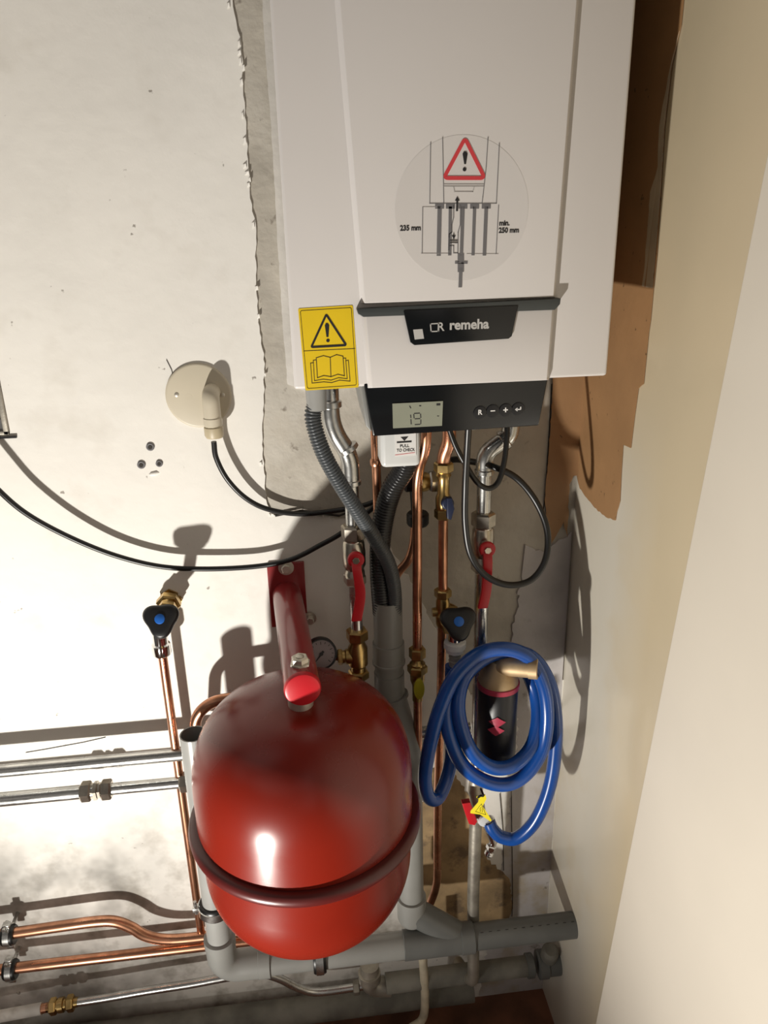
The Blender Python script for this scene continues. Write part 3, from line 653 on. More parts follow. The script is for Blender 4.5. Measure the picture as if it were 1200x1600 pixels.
# ---- taps
def tap(handle_px, dh, base, spout_x, dsp, ztop, label, group, nutm='chrome'):
    t = thing('garden_tap', label, 'tap', base, group)
    hc = P(*handle_px, dh); ax = Vector((-.06, -.80, .52)).normalized()
    u = Vector((1, 0, 0)); u = (u-ax*u.dot(ax)).normalized(); w = ax.cross(u)
    if w.z < 0: w = -w
    bs = Vector(base)
    b = MB(); b.tube([bs, bs+Vector((0, -.030, -.002)), Vector((spout_x, -dsp, bs.z-.018))], [.012, .0135, .0135], 20)
    b.hex(bs+Vector((0, -.008, -.001)), (0, -1, -.2), .016, .021); b.hex(bs+Vector((0, -.030, -.006)), (0, -1, -.1), .014, .019)
    b.build('body', 'brass', t)
    b = MB(); b.lathe(bs, (0, -1, 0), [(0, .017), (.004, .017)], 6); b.lathe(bs+Vector((.014, 0, -.004)), (0, -1, 0), [(0, .007), (.006, .007)], 16); b.build('wall_plate', 'brass', t)
    st_ = hc-ax*.045
    MB().tube([Vector((spout_x, -dsp, bs.z-.02)), st_, hc-ax*.01], [.012, .010, .009], 18).build('bonnet', 'brass', t)
    prof = []
    N = 48
    for k in range(N):
        a = 2*PI*k/N; c = math.cos(1.5*((a-PI/2) % (2*PI/3)-0)); 
        # rounded triangle, one corner down
        ph = (a+PI/2) % (2*PI/3); ph = min(ph, 2*PI/3-ph)
        r = .0268+.0042*math.cos(3*(a+PI/2))
        prof.append((math.cos(a)*min(r, .0325), math.sin(a)*min(r, .0325)))
    rings = [(-.016, .62), (-.010, .90), (0, 1.0), (.005, .99), (.0085, .86), (.0095, .6)]
    vs = []; fs = []
    for h, s_ in rings: vs += [hc+ax*h+u*(p[0]*s_)+w*(p[1]*s_) for p in prof]
    for i in range(len(rings)-1):
        for k in range(N): fs.append((i*N+k, i*N+(k+1) % N, (i+1)*N+(k+1) % N, (i+1)*N+k))
    fs += [tuple(range(N))[::-1], tuple((len(rings)-1)*N+k for k in range(N))]
    hd = MB().add(vs, fs).build('handle', 'blackm', t, 'three-lobed black handle', ang=50)
    MB().lathe(hc+ax*.0090, ax, [(0, .0082), (.0018, .0080), (.0024, .007)], 24).build('cap', 'bluedot', hd, 'blue cap')
    return t, hc
xp1 = (P(257, 1030, .05).x+P(303, 1390, .05).x)/2
dT = .05
base = P(266, 932, 0); base.y = -.004
zsp = zz(257, 1022, dT)
t, hc = tap((252, 968), .115, base, xp1+.001, dT, 0, 'wall tap with black handle and blue cap on the bright left wall', 'black three-lobed taps')
b = MB(); b.lathe((xp1, -dT, base.z-.012), (0, 0, -1), [(0, .010), (.01, .0125), (base.z-.012-zsp-.022, .0125), (base.z-.012-zsp-.020, .0155), (base.z-.012-zsp-.003, .0158), (base.z-.012-zsp, .0145)], 26); b.build('spout', 'chrome', t, 'chrome spout and collar')
t = thing('copper_pipe', 'vertical copper pipe dropping from the left wall tap', 'pipe', (xp1, -dT, .3))
MB().tube(fillet([(xp1, -dT, zsp+.01), (xp1, -dT, zz(308, 1470, dT)), (xp1+.03, -dT, zz(310, 1478, dT)-.01)], .03), .0078, 20).build('pipe', 'copper', t)
# right tap
xt2 = P(708, 1005, .12).x
base2 = Vector((P(697, 950, .10).x, -.115, zz(697, 950, .10)))
t, hc = tap((716, 972), .175, base2+Vector((0, .006, 0)), xt2, .135, 0, 'tap with black handle and white hose nut above the blue hose', 'black three-lobed taps')
zq = zz(709, 1003, .135)
MB().lathe((xt2, -.135, base2.z-.01), (0, 0, -1), [(0, .011), (.02, .013), (base2.z-.01-zq, .0125)], 24).build('spout', 'chrome', t, 'chrome spout')
# fittings on the pipe behind the right tap
t = thing('brass_fitting', 'brass compression fitting on the copper pipe behind the right tap', 'fitting', (xc2, -D0, .95))
zh = zz(693, 920, D0)
MB().hex((xc2, -D0, zh), (0, 0, -1), .015, .0145).build('nut', 'brass', t)
MB().lathe((xc2, -D0, zh-.014), (0, 0, -1), [(0, .009), (.008, .0115), (.035, .0125), (.05, .0115), (.056, .009)], 20).build('body', 'brass', t)
MB().lathe((xc2-.006, -D0, zh-.042), (-1, 0, 0), [(0, .008), (.008, .008), (.012, .007)], 16).build('drain_screw', 'brass', t)
# white nut + hose tail
t = thing('hose_connector', 'white nylon nut joining the blue hose to the right tap', 'connector', (xt2, -.135, zq))
MB().lathe((xt2, -.135, zq+.002), (0, 0, -1), [(0, .017), (.002, .019), (.012, .019), (.014, .016), (.020, .0155), (.022, .012)], 10).build('nut', 'whiteplast', t)
MB().lathe((xt2, -.135, zq-.018), (0, 0, -1), [(0, .0085), (.008, .0085), (.009, .0105), (.016, .0090), (.017, .0108), (.028, .0095)], 20).build('hose_tail', 'pvclight', t)

# ================================================================== hoses
hp = [(706, 1040, .135), (705, 1085, .135), (706, 1140, .14), (705, 1185, .155), (697, 1220, .175), (684, 1247, .195), (669, 1244, .208), (664, 1210, .215), (675, 1150, .215), (690, 1100, .21), (712, 1055, .205), (748, 1022, .20), (790, 1014, .195),
      (826, 1028, .19), (848, 1068, .19), (855, 1115, .193), (849, 1165, .20), (828, 1203, .21), (798, 1224, .217), (762, 1222, .222), (725, 1198, .224), (704, 1155, .218), (697, 1110, .200), (708, 1068, .180), (735, 1036, .158), (775, 1026, .143), (812, 1036, .141),
      (834, 1075, .152), (840, 1122, .175), (830, 1166, .200), (803, 1195, .220), (770, 1199, .226), (740, 1178, .226), (722, 1140, .218), (716, 1095, .200), (730, 1052, .178), (772, 1022, .168), (826, 1024, .165), (857, 1064, .168), (868, 1120, .172), (867, 1180, .175), (857, 1235, .177), (836, 1283, .175), (808, 1309, .170), (784, 1308, .165), (770, 1296, .160), (764, 1284, .155)]
hose_pts = spline([P(*q) for q in hp], 9)
tag(MB().tube(hose_pts, .0118, 20).build('blue_hose', 'blue', ang=60), 'glossy blue filling hose hanging in coils around the black filter canister', 'hose')
def corr(pts, r, pitch=.0046, amp=.0022, n=20):
    e = even(pts, pitch/4); pr = [0, 1, 1, 0]
    return MB().tube(e, [r-amp+amp*pr[i % 4] for i in range(len(e))], n)
hg = spline([P(a, c, d) for a, c, d in [(492, 632, .19), (489, 655, .19), (502, 700, .19), (525, 745, .185), (556, 795, .175), (585, 840, .155), (607, 880, .135), (616, 920, .118), (617, 965, .105)]], 8)
t = thing('corrugated_hose', 'grey corrugated drain hose curving from the boiler left corner into the standpipe', 'hose', hg[-1])
corr(hg, .0118).build('hose', 'hosegrey', t, ang=80)
cz = P(494, 618, .19)
MB().tube([(cz.x, -.19, zb-.001), (cz.x, -.19, P(493, 640, .19).z)], [.0155, .0135], 24).build('connector', 'pvclight', t, 'pale grey end connector')
hb = spline([P(a, c, d) for a, c, d in [(640, 705, .15), (630, 735, .14), (612, 765, .13), (600, 805, .12), (594, 850, .112), (594, 900, .106), (598, 960, .100)]], 8)
tag(corr(hb, .0168, .0052, .0024).build('corrugated_hose', 'hoseblack', ang=80), 'thick black corrugated hose dropping from under the boiler into the standpipe', 'hose')

# ================================================================== grey standpipe and waste pipe
DM = .147
zM = (P(899, 1451, DM).z+P(700, 1468, DM).z+P(560, 1479, DM).z)/3
xs = P(605, 960, .10).x+.001
t = thing('standpipe', 'grey plastic standpipe receiving the corrugated hoses right of the vessel', 'pipe', (xs, -.10, zM+.05))
zs = zz(605, 937, .10)
zk = zz(612, 1062, .10)
lx = P(643, 1400, .125).x
b = MB(); b.lathe((xs, -.10, zs), (0, 0, -1), [(0.006, .0205), (0, .0225), (0, .0245), (.001, .025), (zs-zk, .025)], 36)
M['inner'] = mat('pipe_inside', (.03, .03, .03), .7)
up_ = MB().lathe((xs, -.10, zs-zk*0), (0, 0, -1), [(0, .0228), (0, .0248), (zs-zk, .0248), (zs-zk, .0228)], 36)
# open-topped tube built as a ring
def open_tube(o, ax, L_, r, th=.002, n=40):
    b = MB(); o = Vector(o); ax = Vector(ax).normalized(); a = Vector((1, 0, 0)) if abs(ax.x) < .9 else Vector((0, 0, 1)); u = (a-ax*a.dot(ax)).normalized(); w = ax.cross(u); vs = []; fs = []
    pr = [(.10 if L_ > .12 else L_*.8, r-th), (0, r-th), (0, r), (L_, r), (L_, 0.0005), (.10 if L_ > .12 else L_*.8, 0.0005)]
    for t_, r_ in pr: vs += [o+ax*t_+(u*math.cos(2*PI*k/n)+w*math.sin(2*PI*k/n))*r_ for k in range(n)]
    m_ = len(pr)
    for i in range(m_):
        j = (i+1) % m_
        for k in range(n): fs.append((i*n+k, i*n+(k+1) % n, j*n+(k+1) % n, j*n+k))
    return b.add(vs, fs)
open_tube((xs, -.10, zs), (0, 0, -1), zs-zk, .0245).build('upper_pipe', 'greypvc', t, 'open-topped pale upper length')
b = MB(); b.lathe((xs, -.10, zz(606, 1003, .10)), (0, 0, -1), [(0, .0245), (.001, .0272), (.035, .0272), (.036, .0285), (.040, .0285), (.041, .0250)], 36); b.build('socket', 'greypvc', t)
b = MB().tube(fillet([(xs, -.10, zz(608, 1050, .10)), (xs, -.10, zz(612, 1080, .10)), (lx-.002, -.118, zz(645, 1180, .12)), (lx, -.125, zz(643, 1220, .125))], .05), .0262, 32); b.build('offset_bend', 'greypvc', t)
b = MB(); b.lathe((xs+.004, -.102, zz(612, 1085, .10)), (.25, -.1, -1), [(0, .026), (.001, .0285), (.006, .0285), (.007, .026)], 32); b.build('socket_rim', 'greypvc', t)
z5 = zz(643, 1400, .125)
MB().tube([(lx-.001, -.122, zz(645, 1200, .12)), (lx, -.125, z5-.01)], .0232, 32).build('lower_pipe', 'greypvc', t)
# elbow down into the branch
b = MB(); b.lathe((lx, -.125, z5), (0, 0, -1), [(0, .0235), (.0005, .0270), (.012, .0272)], 36)
zh_ = z5-(zM+.052)
b = MB(); b.lathe((lx, -.125, z5), (0, 0, -1), [(0, .0235), (.0005, .0280), (zh_, .0280)]+[(zh_+.026*math.sin(PI/2*i/10), .0280*math.cos(PI/2*i/10)) for i in range(1, 11)], 36); b.build('elbow', 'greypvc', t)
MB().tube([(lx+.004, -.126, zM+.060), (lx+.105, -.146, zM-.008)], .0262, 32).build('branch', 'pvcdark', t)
# main run
xe = P(333, 1440, DM).x
xo = (P(309, 1145, DM).x+P(328, 1400, DM).x)/2
w_ = thing('waste_pipe', 'grey plastic waste pipe running low along the wall into the right wall', 'pipe', (xo, -DM, zM))
xj = P(737, 1466, DM).x; xk = P(633, 1470, DM).x
MB().tube([(P(405, 1497, DM).x, -DM, zM), (xk+.002, -DM, zM)], .0250, 32).build('run', 'greypvc', w_)
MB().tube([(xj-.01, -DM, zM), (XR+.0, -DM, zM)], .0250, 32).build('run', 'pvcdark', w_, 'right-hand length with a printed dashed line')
MB().lathe((xk-.004, -DM, zM), (1, 0, 0), [(0, .0255), (.001, .0278), (xj-xk+.008, .0278), (xj-xk+.009, .0255)], 36).build('branch_fitting', 'pvcdark', w_)
MB().lathe((xj-.024, -DM, zM), (1, 0, 0), [(0, .0280), (.001, .0296), (.026, .0296), (.027, .0270)], 36).build('socket', 'pvcdark', w_)
b = MB()
for i in range(13):
    x = xj+.014+i*.0165
    for o in (0,):
        a = math.radians(62); rr = .0251
        p = Vector((x, -DM-rr*math.cos(a), zM+rr*math.sin(a))); nn = Vector((0, -math.cos(a), math.sin(a))); tt = Vector((0, math.sin(a), math.cos(a)))*.0006
        b.prism([p-tt, p+Vector((.006, 0, 0))-tt, p+Vector((.006, 0, 0))+tt, p+tt], nn*.0003)
b.build('printed_dash', 'ink', w_)
# elbow left and riser
ze = zM+.075
b = MB().tube(fillet([(xo, -DM, ze), (xo, -DM, zM), (xo+.085, -DM, zM)], .055, 12), .0275, 32); b.build('elbow', 'greypvc', w_)
b = MB(); b.lathe((xo, -DM, ze+.002), (0, 0, -1), [(0, .0265), (.001, .0290), (.018, .0290), (.019, .0272)], 36); b.build('elbow_rim', 'greypvc', w_)
b = MB(); b.lathe((xo+.066, -DM, zM), (1, 0, 0), [(0, .0272), (.001, .0288), (.022, .0288), (.023, .0255)], 36); b.build('elbow_rim', 'greypvc', w_)
zo = zz(309, 1146, DM)
open_tube((xo, -DM, zo), (0, 0, -1), zo-ze+.01, .0225, .0022).build('riser', 'pvclight', w_, 'open-topped pale grey riser')
def clamp(c, ax, r, label, scr):
    t = thing('pipe_clamp', label, 'clamp', c, 'zinc pipe clamps')
    c = Vector(c); ax = Vector(ax)
    MB().lathe(c-ax*.012, ax, [(0, r), (0, r+.005), (.003, r+.007), (.021, r+.007), (.024, r+.005), (.024, r)], 32).build('rubber_lining', 'rubber', t)
    MB().lathe(c-ax*.008, ax, [(0, r+.006), (.001, r+.0088), (.015, r+.0088), (.016, r+.006)], 32).build('band', 'galv', t)
    s0 = c+Vector(scr)*(r+.005); 
    b = MB(); b.box(s0+Vector(scr)*.006, (.014 if abs(scr[0]) > .5 else .012, .014, .010)); b.build('ear', 'galv', t, bevel=.001)
    MB().tube([s0+Vector(scr)*.008+Vector((0, 0, -.013)), s0+Vector(scr)*.008+Vector((0, 0, .016))], .003, 12).build('screw', 'galv', t)
clamp((xo, -DM, zz(325, 1417, DM)), (0, 0, -1), .0225, 'zinc pipe clamp with black lining on the pale grey riser left of the vessel', (-1, 0, 0))
clamp((P(499, 1490, DM).x, -DM, zM), (1, 0, 0), .0250, 'zinc pipe clamp on the waste pipe right under the vessel', (0, 0, -1))

# ================================================================== expansion vessel and bracket
vx, vd, R_ = -.0265, .262, .167
VB = thing('expansion_vessel', 'large glossy red expansion vessel hanging below its wall bracket', 'vessel', (vx, -vd, .43))
zrim = (P(300, 1265, vd).z+P(654, 1249, vd).z)/2
ztopv = P(447, 925, 0).z-.038
zbotv = zrim-.220
def dome(zs0, ze_, r, n, k):
    o = []
    for i in range(n+1):
        a = PI/2*i/n; o.append((zs0+(ze_-zs0)*abs(math.sin(a))**(2/k), r*max(0, math.cos(a))**(2/k)))
    return o
hu = .150
prof = [(zrim, R_)]+[(z, r) for z, r in dome(ztopv-hu, ztopv, R_, 26, 2.5)]
b = MB().lathe((vx, -vd, 0), (0, 0, 1), prof, 96); b.build('upper_shell', 'red', VB, ang=60)
prof = [(zrim-.012, R_-.001), (zrim-.02, R_-.003)]+[(z, r) for z, r in dome(zbotv+.14, zbotv, R_-.003, 26, 2.25)]
b = MB().lathe((vx, -vd, 0), (0, 0, 1), prof, 96); b.build('lower_shell', 'red', VB, ang=60)
b = MB(); rr = .0075; vs = []; b.lathe((vx, -vd, zrim-.012), (0, 0, 1), [(-.0115, R_-.003)]+[(math.sin(a)*.011, R_+.004+math.cos(a)*.010) for a in [(-PI/2+PI*i/10) for i in range(11)]]+[(.0115, R_-.003)], 96)
b.build('clamp_rim', 'redrim', VB, 'darker red rolled rim around the waist', ang=60)
BK = thing('vessel_bracket', 'red wall bracket with thick tube arm holding the vessel', 'bracket', (0, 0, 1.05))
zarm = P(447, 925, 0).z
q = [P(418, 883, .004), P(474, 873, .004), P(478, 972, .004), P(424, 979, .004)]
xL, xR2 = (q[0].x+q[3].x)/2, (q[1].x+q[2].x)/2+.002; zT, zB_ = (q[0].z+q[1].z)/2, (q[2].z+q[3].z)/2
MB().box(((xL+xR2)/2, -.0075, (zT+zB_)/2), (xR2-xL, .007, zT-zB_)).build('wall_plate', 'redd', BK, 'flat red wall plate', bevel=.001)
ca = PZ(473, 1078, zarm); xa_ = (xL+xR2)/2-.001
capc = Vector((ca.x, ca.y, zarm)); rt_ = Vector((xa_, -.010, zarm))
av = (capc-rt_).normalized()
MB().tube([rt_, capc-av*.004], .0255, 36).build('arm', 'redd', BK)
MB().lathe(capc-av*.006, av, [(0, .0262), (.004, .0262), (.007, .0245), (.0085, .020), (.0088, 0.001)], 36).build('end_cap', 'redplast', BK, 'bright red plastic end cap')
bc = P(447, 887, .012)
bt_ = MB().lathe((bc.x, -.011, bc.z), (0, -1, 0), [(0, .0135), (.0025, .0135), (.003, .010)], 28); bt_.hex((bc.x, -.014, bc.z), (0, -1, 0), .007, .0085); bt_.build('bolt', 'zinc', BK, 'zinc bolt and washer')
bc = P(481, 972, .03); b = MB(); b.lathe((xR2+.004, -.012, zB_+.014), (0, -1, 0), [(0, .012), (.003, .012)], 24); b.hex((xR2+.004, -.015, zB_+.014), (0, -1, 0), .012, .0075); b.build('bolt', 'zinc', BK)
# bolt on top of arm
bp_ = PZ(469, 1036, zarm+.026); nb = Vector((bp_.x, bp_.y, zarm+.0245))
b = MB(); b.lathe(nb, (0, 0, 1), [(0, .015), (.003, .015), (.004, .012)], 6, .4); b.hex(nb+Vector((0, 0, .003)), (0, 0, 1), .009, .0125, spin=.7); b.lathe(nb+Vector((0, 0, .011)), (0, 0, 1), [(0, .006), (.002, .006), (.003, .004)], 16); b.build('top_nut', 'zinc', BK, 'white-zinc square nut on top of the arm')
b = MB(); b.lathe((vx+.004, -vd-.028, zarm-.018), (0, 0, -1), [(0, .0185), (.032, .0185)], 24); b.build('vessel_neck', 'zinc', VB, 'threaded neck with white sealing tape')

# ================================================================== left pipes
def run(name, label, p0, p1, r, m, extra=None):
    t = thing(name, label, 'pipe', p0); MB().tube([p0, p1], r, 24).build('pipe', m, t); return t
dG = .058
za1 = (P(0, 1206, dG).z+P(283, 1178, dG).z)/2
t = run('steel_pipe', 'upper of two shiny galvanised pipes crossing the left wall', Vector((-1.0, -dG, za1)), Vector((x2-.0, -dG, za1)), .0112, 'galv')
zb1 = (P(30, 1250, dG).z+P(283, 1219, dG).z)/2
xcpl = P(150, 1234, dG).x
t = thing('steel_pipe', 'lower of two galvanised pipes crossing the left wall, with a coupling', 'pipe', (-.5, -dG, zb1))
MB().tube([(-1.0, -dG, zb1), (xcpl, -dG, zb1)], .0128, 24).build('pipe', 'galv', t, 'wider left-hand length')
MB().tube([(xcpl, -dG, zb1), (x1+.0, -dG, zb1)], .0107, 24).build('pipe', 'galv', t, 'right-hand length')
t = thing('compression_coupling', 'nickel compression coupling on the lower galvanised pipe', 'coupling', (xcpl, -dG, zb1))
MB().hex((xcpl-.027, -dG, zb1), (1, 0, 0), .019, .0185).build('nut', 'nickel', t)
MB().hex((xcpl+.009, -dG, zb1), (1, 0, 0), .019, .0185).build('nut', 'nickel', t)
MB().lathe((xcpl-.010, -dG, zb1), (1, 0, 0), [(0, .0145), (.006, .0145), (.007, .0175), (.013, .0175), (.014, .0145), (.02, .0145)], 6, .1).build('body', 'nickel', t)
xn = P(287, 1218, dG).x
t = thing('compression_nut', 'nickel compression nut where the lower galvanised pipe meets the grey riser', 'nut', (xn, -dG, zb1))
MB().hex((xn-.008, -dG, zb1), (1, 0, 0), .020, .0185).build('nut', 'nickel', t)
# bent copper behind the vessel
pp = [P(304, 1175, .075), P(306, 1118, .075), P(330, 1096, .075), P(420, 1081, .075), P(470, 1073, .075)]
t = MB().tube(fillet(pp, .035), .0100, 20).build('copper_pipe', 'copper'); tag(t, 'copper pipe hooping over behind the open grey riser and the vessel', 'pipe')
# bottom copper pair
dC = .055
pp = spline([P(a, c, dC) for a, c in [(-160, 1478), (-60, 1468), (20, 1458), (90, 1448), (150, 1440), (180, 1440), (205, 1449), (228, 1462), (262, 1468), (315, 1464), (400, 1452)]], 8)
tag(MB().tube(pp, .0105, 20).build('copper_pipe', 'copper'), 'upper copper pipe at bottom left with an S bend', 'pipe')
zp = (P(40, 1513, dC).z+P(300, 1478, dC).z)/2
tag(MB().tube([(-.95, -dC, zp), (-.10, -dC, zp)], .0105, 20).build('copper_pipe', 'copper'), 'straight lower copper pipe at bottom left beneath the bent one', 'pipe')
for (cx, cy), lb in (((14, 1461), 'black lined clip holding the upper bottom-left copper pipe'), ((17, 1515), 'black lined clip holding the lower bottom-left copper pipe')):
    c = P(cx, cy, dC)
    t = thing('pipe_clip', lb, 'clip', c, 'copper pipe clips')
    MB().lathe(c-Vector((.012, 0, 0)), (1, 0, 0), [(0, .0105), (0, .017), (.004, .0195), (.020, .0195), (.024, .017), (.024, .0105)], 28).build('rubber_lining', 'rubber', t)
    MB().lathe(c-Vector((.006, 0, 0)), (1, 0, 0), [(0, .019), (.0005, .0212), (.0115, .0212), (.012, .019)], 28).build('band', 'galv', t)
    b = MB(); b.box(c+Vector((0, 0, .024)), (.013, .012, .010)); b.box(c+Vector((0, 0, -.024)), (.013, .012, .010)); b.build('ear', 'galv', t, bevel=.001)
    MB().tube([c+Vector((0, .012, 0)), Vector((c.x, -.003, c.z))], .004, 12).build('stud', 'galv', t)
    MB().tube([c+Vector((-.002, -.012, .024)), c+Vector((-.002, .01, .024))], .0035, 12).build('screw', 'galv', t)
# lowest steel pipe
dB = .060
t = thing('steel_pipe', 'lowest thin steel pipe at bottom left, dipping to the old fitting', 'pipe', P(300, 1530, dB))
MB().tube(spline([P(a, c, dB) for a, c in [(100, 1569), (160, 1560), (230, 1548), (300, 1537), (360, 1526), (405, 1521), (435, 1528), (465, 1543), (495, 1550), (552, 1543), (570, 1540)]], 8), .0085, 20).build('pipe', 'galv', t)
t = thing('brass_coupling', 'brass coupling near the bottom-left corner joining copper and steel', 'coupling', P(97, 1570, dB))
c = P(97, 1570, dB); axb = (P(118, 1566, dB)-P(80, 1573, dB)).normalized()
MB().hex(c-axb*.024, axb, .014, .0165).build('nut', 'brass', t); MB().hex(c+axb*.010, axb, .014, .0165).build('nut', 'brass', t)
MB().lathe(c-axb*.012, axb, [(0, .011), (.005, .011), (.006, .0145), (.016, .0145), (.017, .011), (.024, .011)], 20).build('body', 'brass', t)
MB().tube([c-axb*.045, c-axb*.018], .0095, 18).build('copper_stub', 'copper', t)
MB().tube([c-axb*.030, c+axb*.032], .0095, 18).build('sleeve', 'brass', t)
tag(MB().tube([c-axb*.6, c-axb*.040], .0115, 20).build('painted_pipe', 'plaster'), 'white-painted pipe end at the bottom-left corner', 'pipe')

# ================================================================== pipes by the floor
zo2 = .115
t = thing('old_floor_pipe', 'thick dusty grey pipe lying along the foot of the wall', 'pipe', (0, -.05, zo2-.03))
pA, pB = P(300, 1592, .045), P(735, 1553, .045)
zP = (pA.z+pB.z)/2
MB().tube([(-1.6, -.045, zP), (P(738, 1545, .045).x, -.045, zP)], .027, 28).build('pipe', 'oldpvc', t)
pA = P(700, 1530, .085); pB = P(845, 1511, .085); zQ = (P(640, 1532, .085).z+P(800, 1512, .085).z)/2
t = thing('old_drain_pipe', 'dusty grey drain pipe below the waste pipe ending at the right wall', 'pipe', (.2, -.085, zQ))
xA, xB = P(603, 1540, .085).x, P(830, 1515, .085).x
MB().tube([(xA, -.085, zQ), (xB, -.085, zQ)], .0205, 28).build('pipe', 'oldpvc', t)
b = MB(); b.lathe((xB-.012, -.085, zQ), (1, 0, 0), [(0, .021), (.001, .0245), (.014, .0245), (.016, .022)], 28); b.lathe((xB+.012, -.085, zQ), (1, 0, 0), [(0, .023), (.002, .029), (.020, .029), (.022, .026), (XR-xB-.012, .026)], 28); b.build('socket', 'pvcdark', t)
b = MB(); b.lathe((xB+.035, -.085, zQ+.01), (0, -.3, 1), [(0, .018), (.04, .018), (.045, .012)], 20); b.build('vent_stub', 'oldpvc', t)
t = thing('old_fitting', 'dusty old pipe fitting below the vessel where pipes meet', 'fitting', P(577, 1540, .07))
c = P(577, 1535, .075)
b = MB(); b.tube(fillet([c+Vector((.002, 0, .05)), c+Vector((0, 0, -.012)), c+Vector((.045, -.003, -.016))], .03), .0195, 24); b.build('body', 'oldsteel', t)
b = MB(); b.lathe(c+Vector((.001, 0, .030)), (0, 0, -1), [(0, .020), (.001, .0235), (.02, .0235), (.022, .020)], 24); b.build('collar', 'oldsteel', t)
b = MB(); b.hex(P(556, 1543, dB)-Vector((.006, 0, 0)), (1, 0, 0), .014, .0145); b.build('nut', 'oldsteel', t)
pp = [P(660, 1470, .10), P(661, 1500, .10), P(664, 1560, .10), P(660, 1592, .10), P(640, 1608, .11), P(600, 1640, .12)]
tag(MB().tube(spline(pp, 8), .0088, 18).build('painted_pipe', 'creampipe'), 'thin cream-painted pipe dropping below the waste pipe to the floor', 'pipe')

# ================================================================== filter canister
dK = .168
cx = P(777, 1110, dK).x
t = thing('filter_canister', 'black magnetic filter canister with bronze elbow top inside the blue hose coils', 'filter', (cx, -dK, .75))
kt, kb = zz(775, 1070, dK), zz(768, 1172, dK); rk = .0335
xs_ = [P(775, 1070, dK).x, P(766, 1180, dK).x]
MB().lathe((cx, -dK, kt), (0, 0, -1), [(0, rk), (kt-kb, rk)], 36).build('body', 'blackm', t, bevel=.001)
MB().lathe((cx, -dK, kt+.008), (0, 0, -1), [(0, rk), (.001, rk+.002), (.009, rk+.002), (.010, rk)], 36).build('band', 'copperred', t, 'dark red band')
MB().lathe((cx, -dK, kb), (0, 0, -1), [(0, rk), (.008, rk-.001), (.020, rk-.010), (.022, rk-.014)], 36).build('band', 'copperred', t, 'dark red lower cap')
MB().lathe((cx, -dK, kt+.007), (0, 0, 1), [(0, rk), (.010, rk-.001), (.022, rk-.009), (.032, .018), (.040, .014)], 36).build('top_dome', 'bronze', t)
ez = kt+.040
MB().tube(fillet([(cx, -dK, ez-.012), (cx+.004, -dK-.008, ez), (cx+.052, -dK-.03, ez+.004)], .012), .0155, 24).build('elbow_outlet', 'bronze', t)
MB().lathe((cx+.043, -dK-.0265, ez+.0033), (.048, -.022, .004), [(0, .0168), (.014, .0168), (.015, .0125), (.010, .0120)], 28).build('outlet_rim', 'bronze', t)
def dmd(c, s, name):
    vs = []; a0 = (P(*c, dK+rk).x-cx)/rk
    pts = [(-1, 0), (0, -.62), (1, 0), (0, .62)]
    q = []
    for i in range(4):
        a, c2 = pts[i], pts[(i+1) % 4]
        for j in range(4):
            tt = j/4; q.append((a[0]*(1-tt)+c2[0]*tt, a[1]*(1-tt)+c2[1]*tt))
    zc_ = P(*c, dK+rk).z; b = MB(); rr = rk+.0018
    vs = [(cx+rr*math.sin(a0+p[0]*s/rk), -dK-rr*math.cos(a0+p[0]*s/rk), zc_+p[1]*s*1.15) for p in q]
    vc = (cx+rr*math.sin(a0), -dK-rr*math.cos(a0), zc_)
    b.add(vs+[vc], [(i, (i+1) % 16, 16) for i in range(16)]); return b
bb = MB(); d1 = dmd((777, 1129), .0140, ''); bb.add(d1.v, d1.f); d1 = dmd((775, 1142), .0140, ''); bb.add([(a, c-.0003, e) for a, c, e in d1.v], d1.f)
o = bb.build('emblem', 'copperred', t, 'two overlapping dark red diamonds')

# filling valve under the canister
dV = .145
t = thing('filling_valve', 'small filling valve with dark red lever and white plug under the blue coils', 'valve', P(745, 1270, dV))
c = P(740, 1240, .13)
MB().tube([P(744, 1205, .12), P(742, 1235, .13), P(752, 1282, dV)], [.010, .013, .011], 20).build('body', 'oldsteel', t)
MB().prism([P(a, c_, dV+.018) for a, c_ in [(722, 1256), (735, 1254), (746, 1284), (742, 1290), (733, 1288), (727, 1272)]], (0, .012, 0)).build('lever', 'redplast', t, 'dark red lever', bevel=.001)
c = P(757, 1283, dV+.012); MB().lathe(c, (.1, -1, .2), [(-.012, .010), (-.002, .0115), (.002, .010), (.003, .006)], 20).build('plug', 'whiteplast', t, 'white plastic plug')
t = thing('hose_end_fitting', 'chrome threaded end fitting hanging where the blue hose ends', 'fitting', P(765, 1300, .155))
a, c = P(762, 1286, .152), P(768, 1302, .155)
MB().tube([P(762, 1280, .15), P(768, 1296, .155)], .0125, 20).build('ferrule', 'chrome', t)
MB().tube([P(766, 1300, .150), P(771, 1316, .150), P(765, 1333, .150)], [.008, .007, .007], 16).build('tail', 'chrome', t)
e0 = P(769, 1320, .150); e1 = P(763, 1336, .150); MB().hex(e0, e1-e0, .010, .0098).build('nut', 'chrome', t); MB().lathe(e0+(e1-e0)*.62, e1-e0, [(0, .008), (.002, .0088), (.004, .008), (.006, .0088), (.009, .0075)], 18).build('thread', 'chrome', t)
t = thing('warning_tag', 'bright yellow warning tag tied below the blue hose coils', 'tag', P(752, 1240, .185))
tg = [(746, 1243), (758, 1241), (760, 1247), (754, 1259), (768, 1281), (766, 1283), (750, 1272), (735, 1270), (735, 1267), (747, 1253), (748, 1248), (744, 1245)]
pl_ = MB().prism([P(a, c_, .186) for a, c_ in tg], (0, -.0012, 0)).build('plate', 'tagyellow', t)
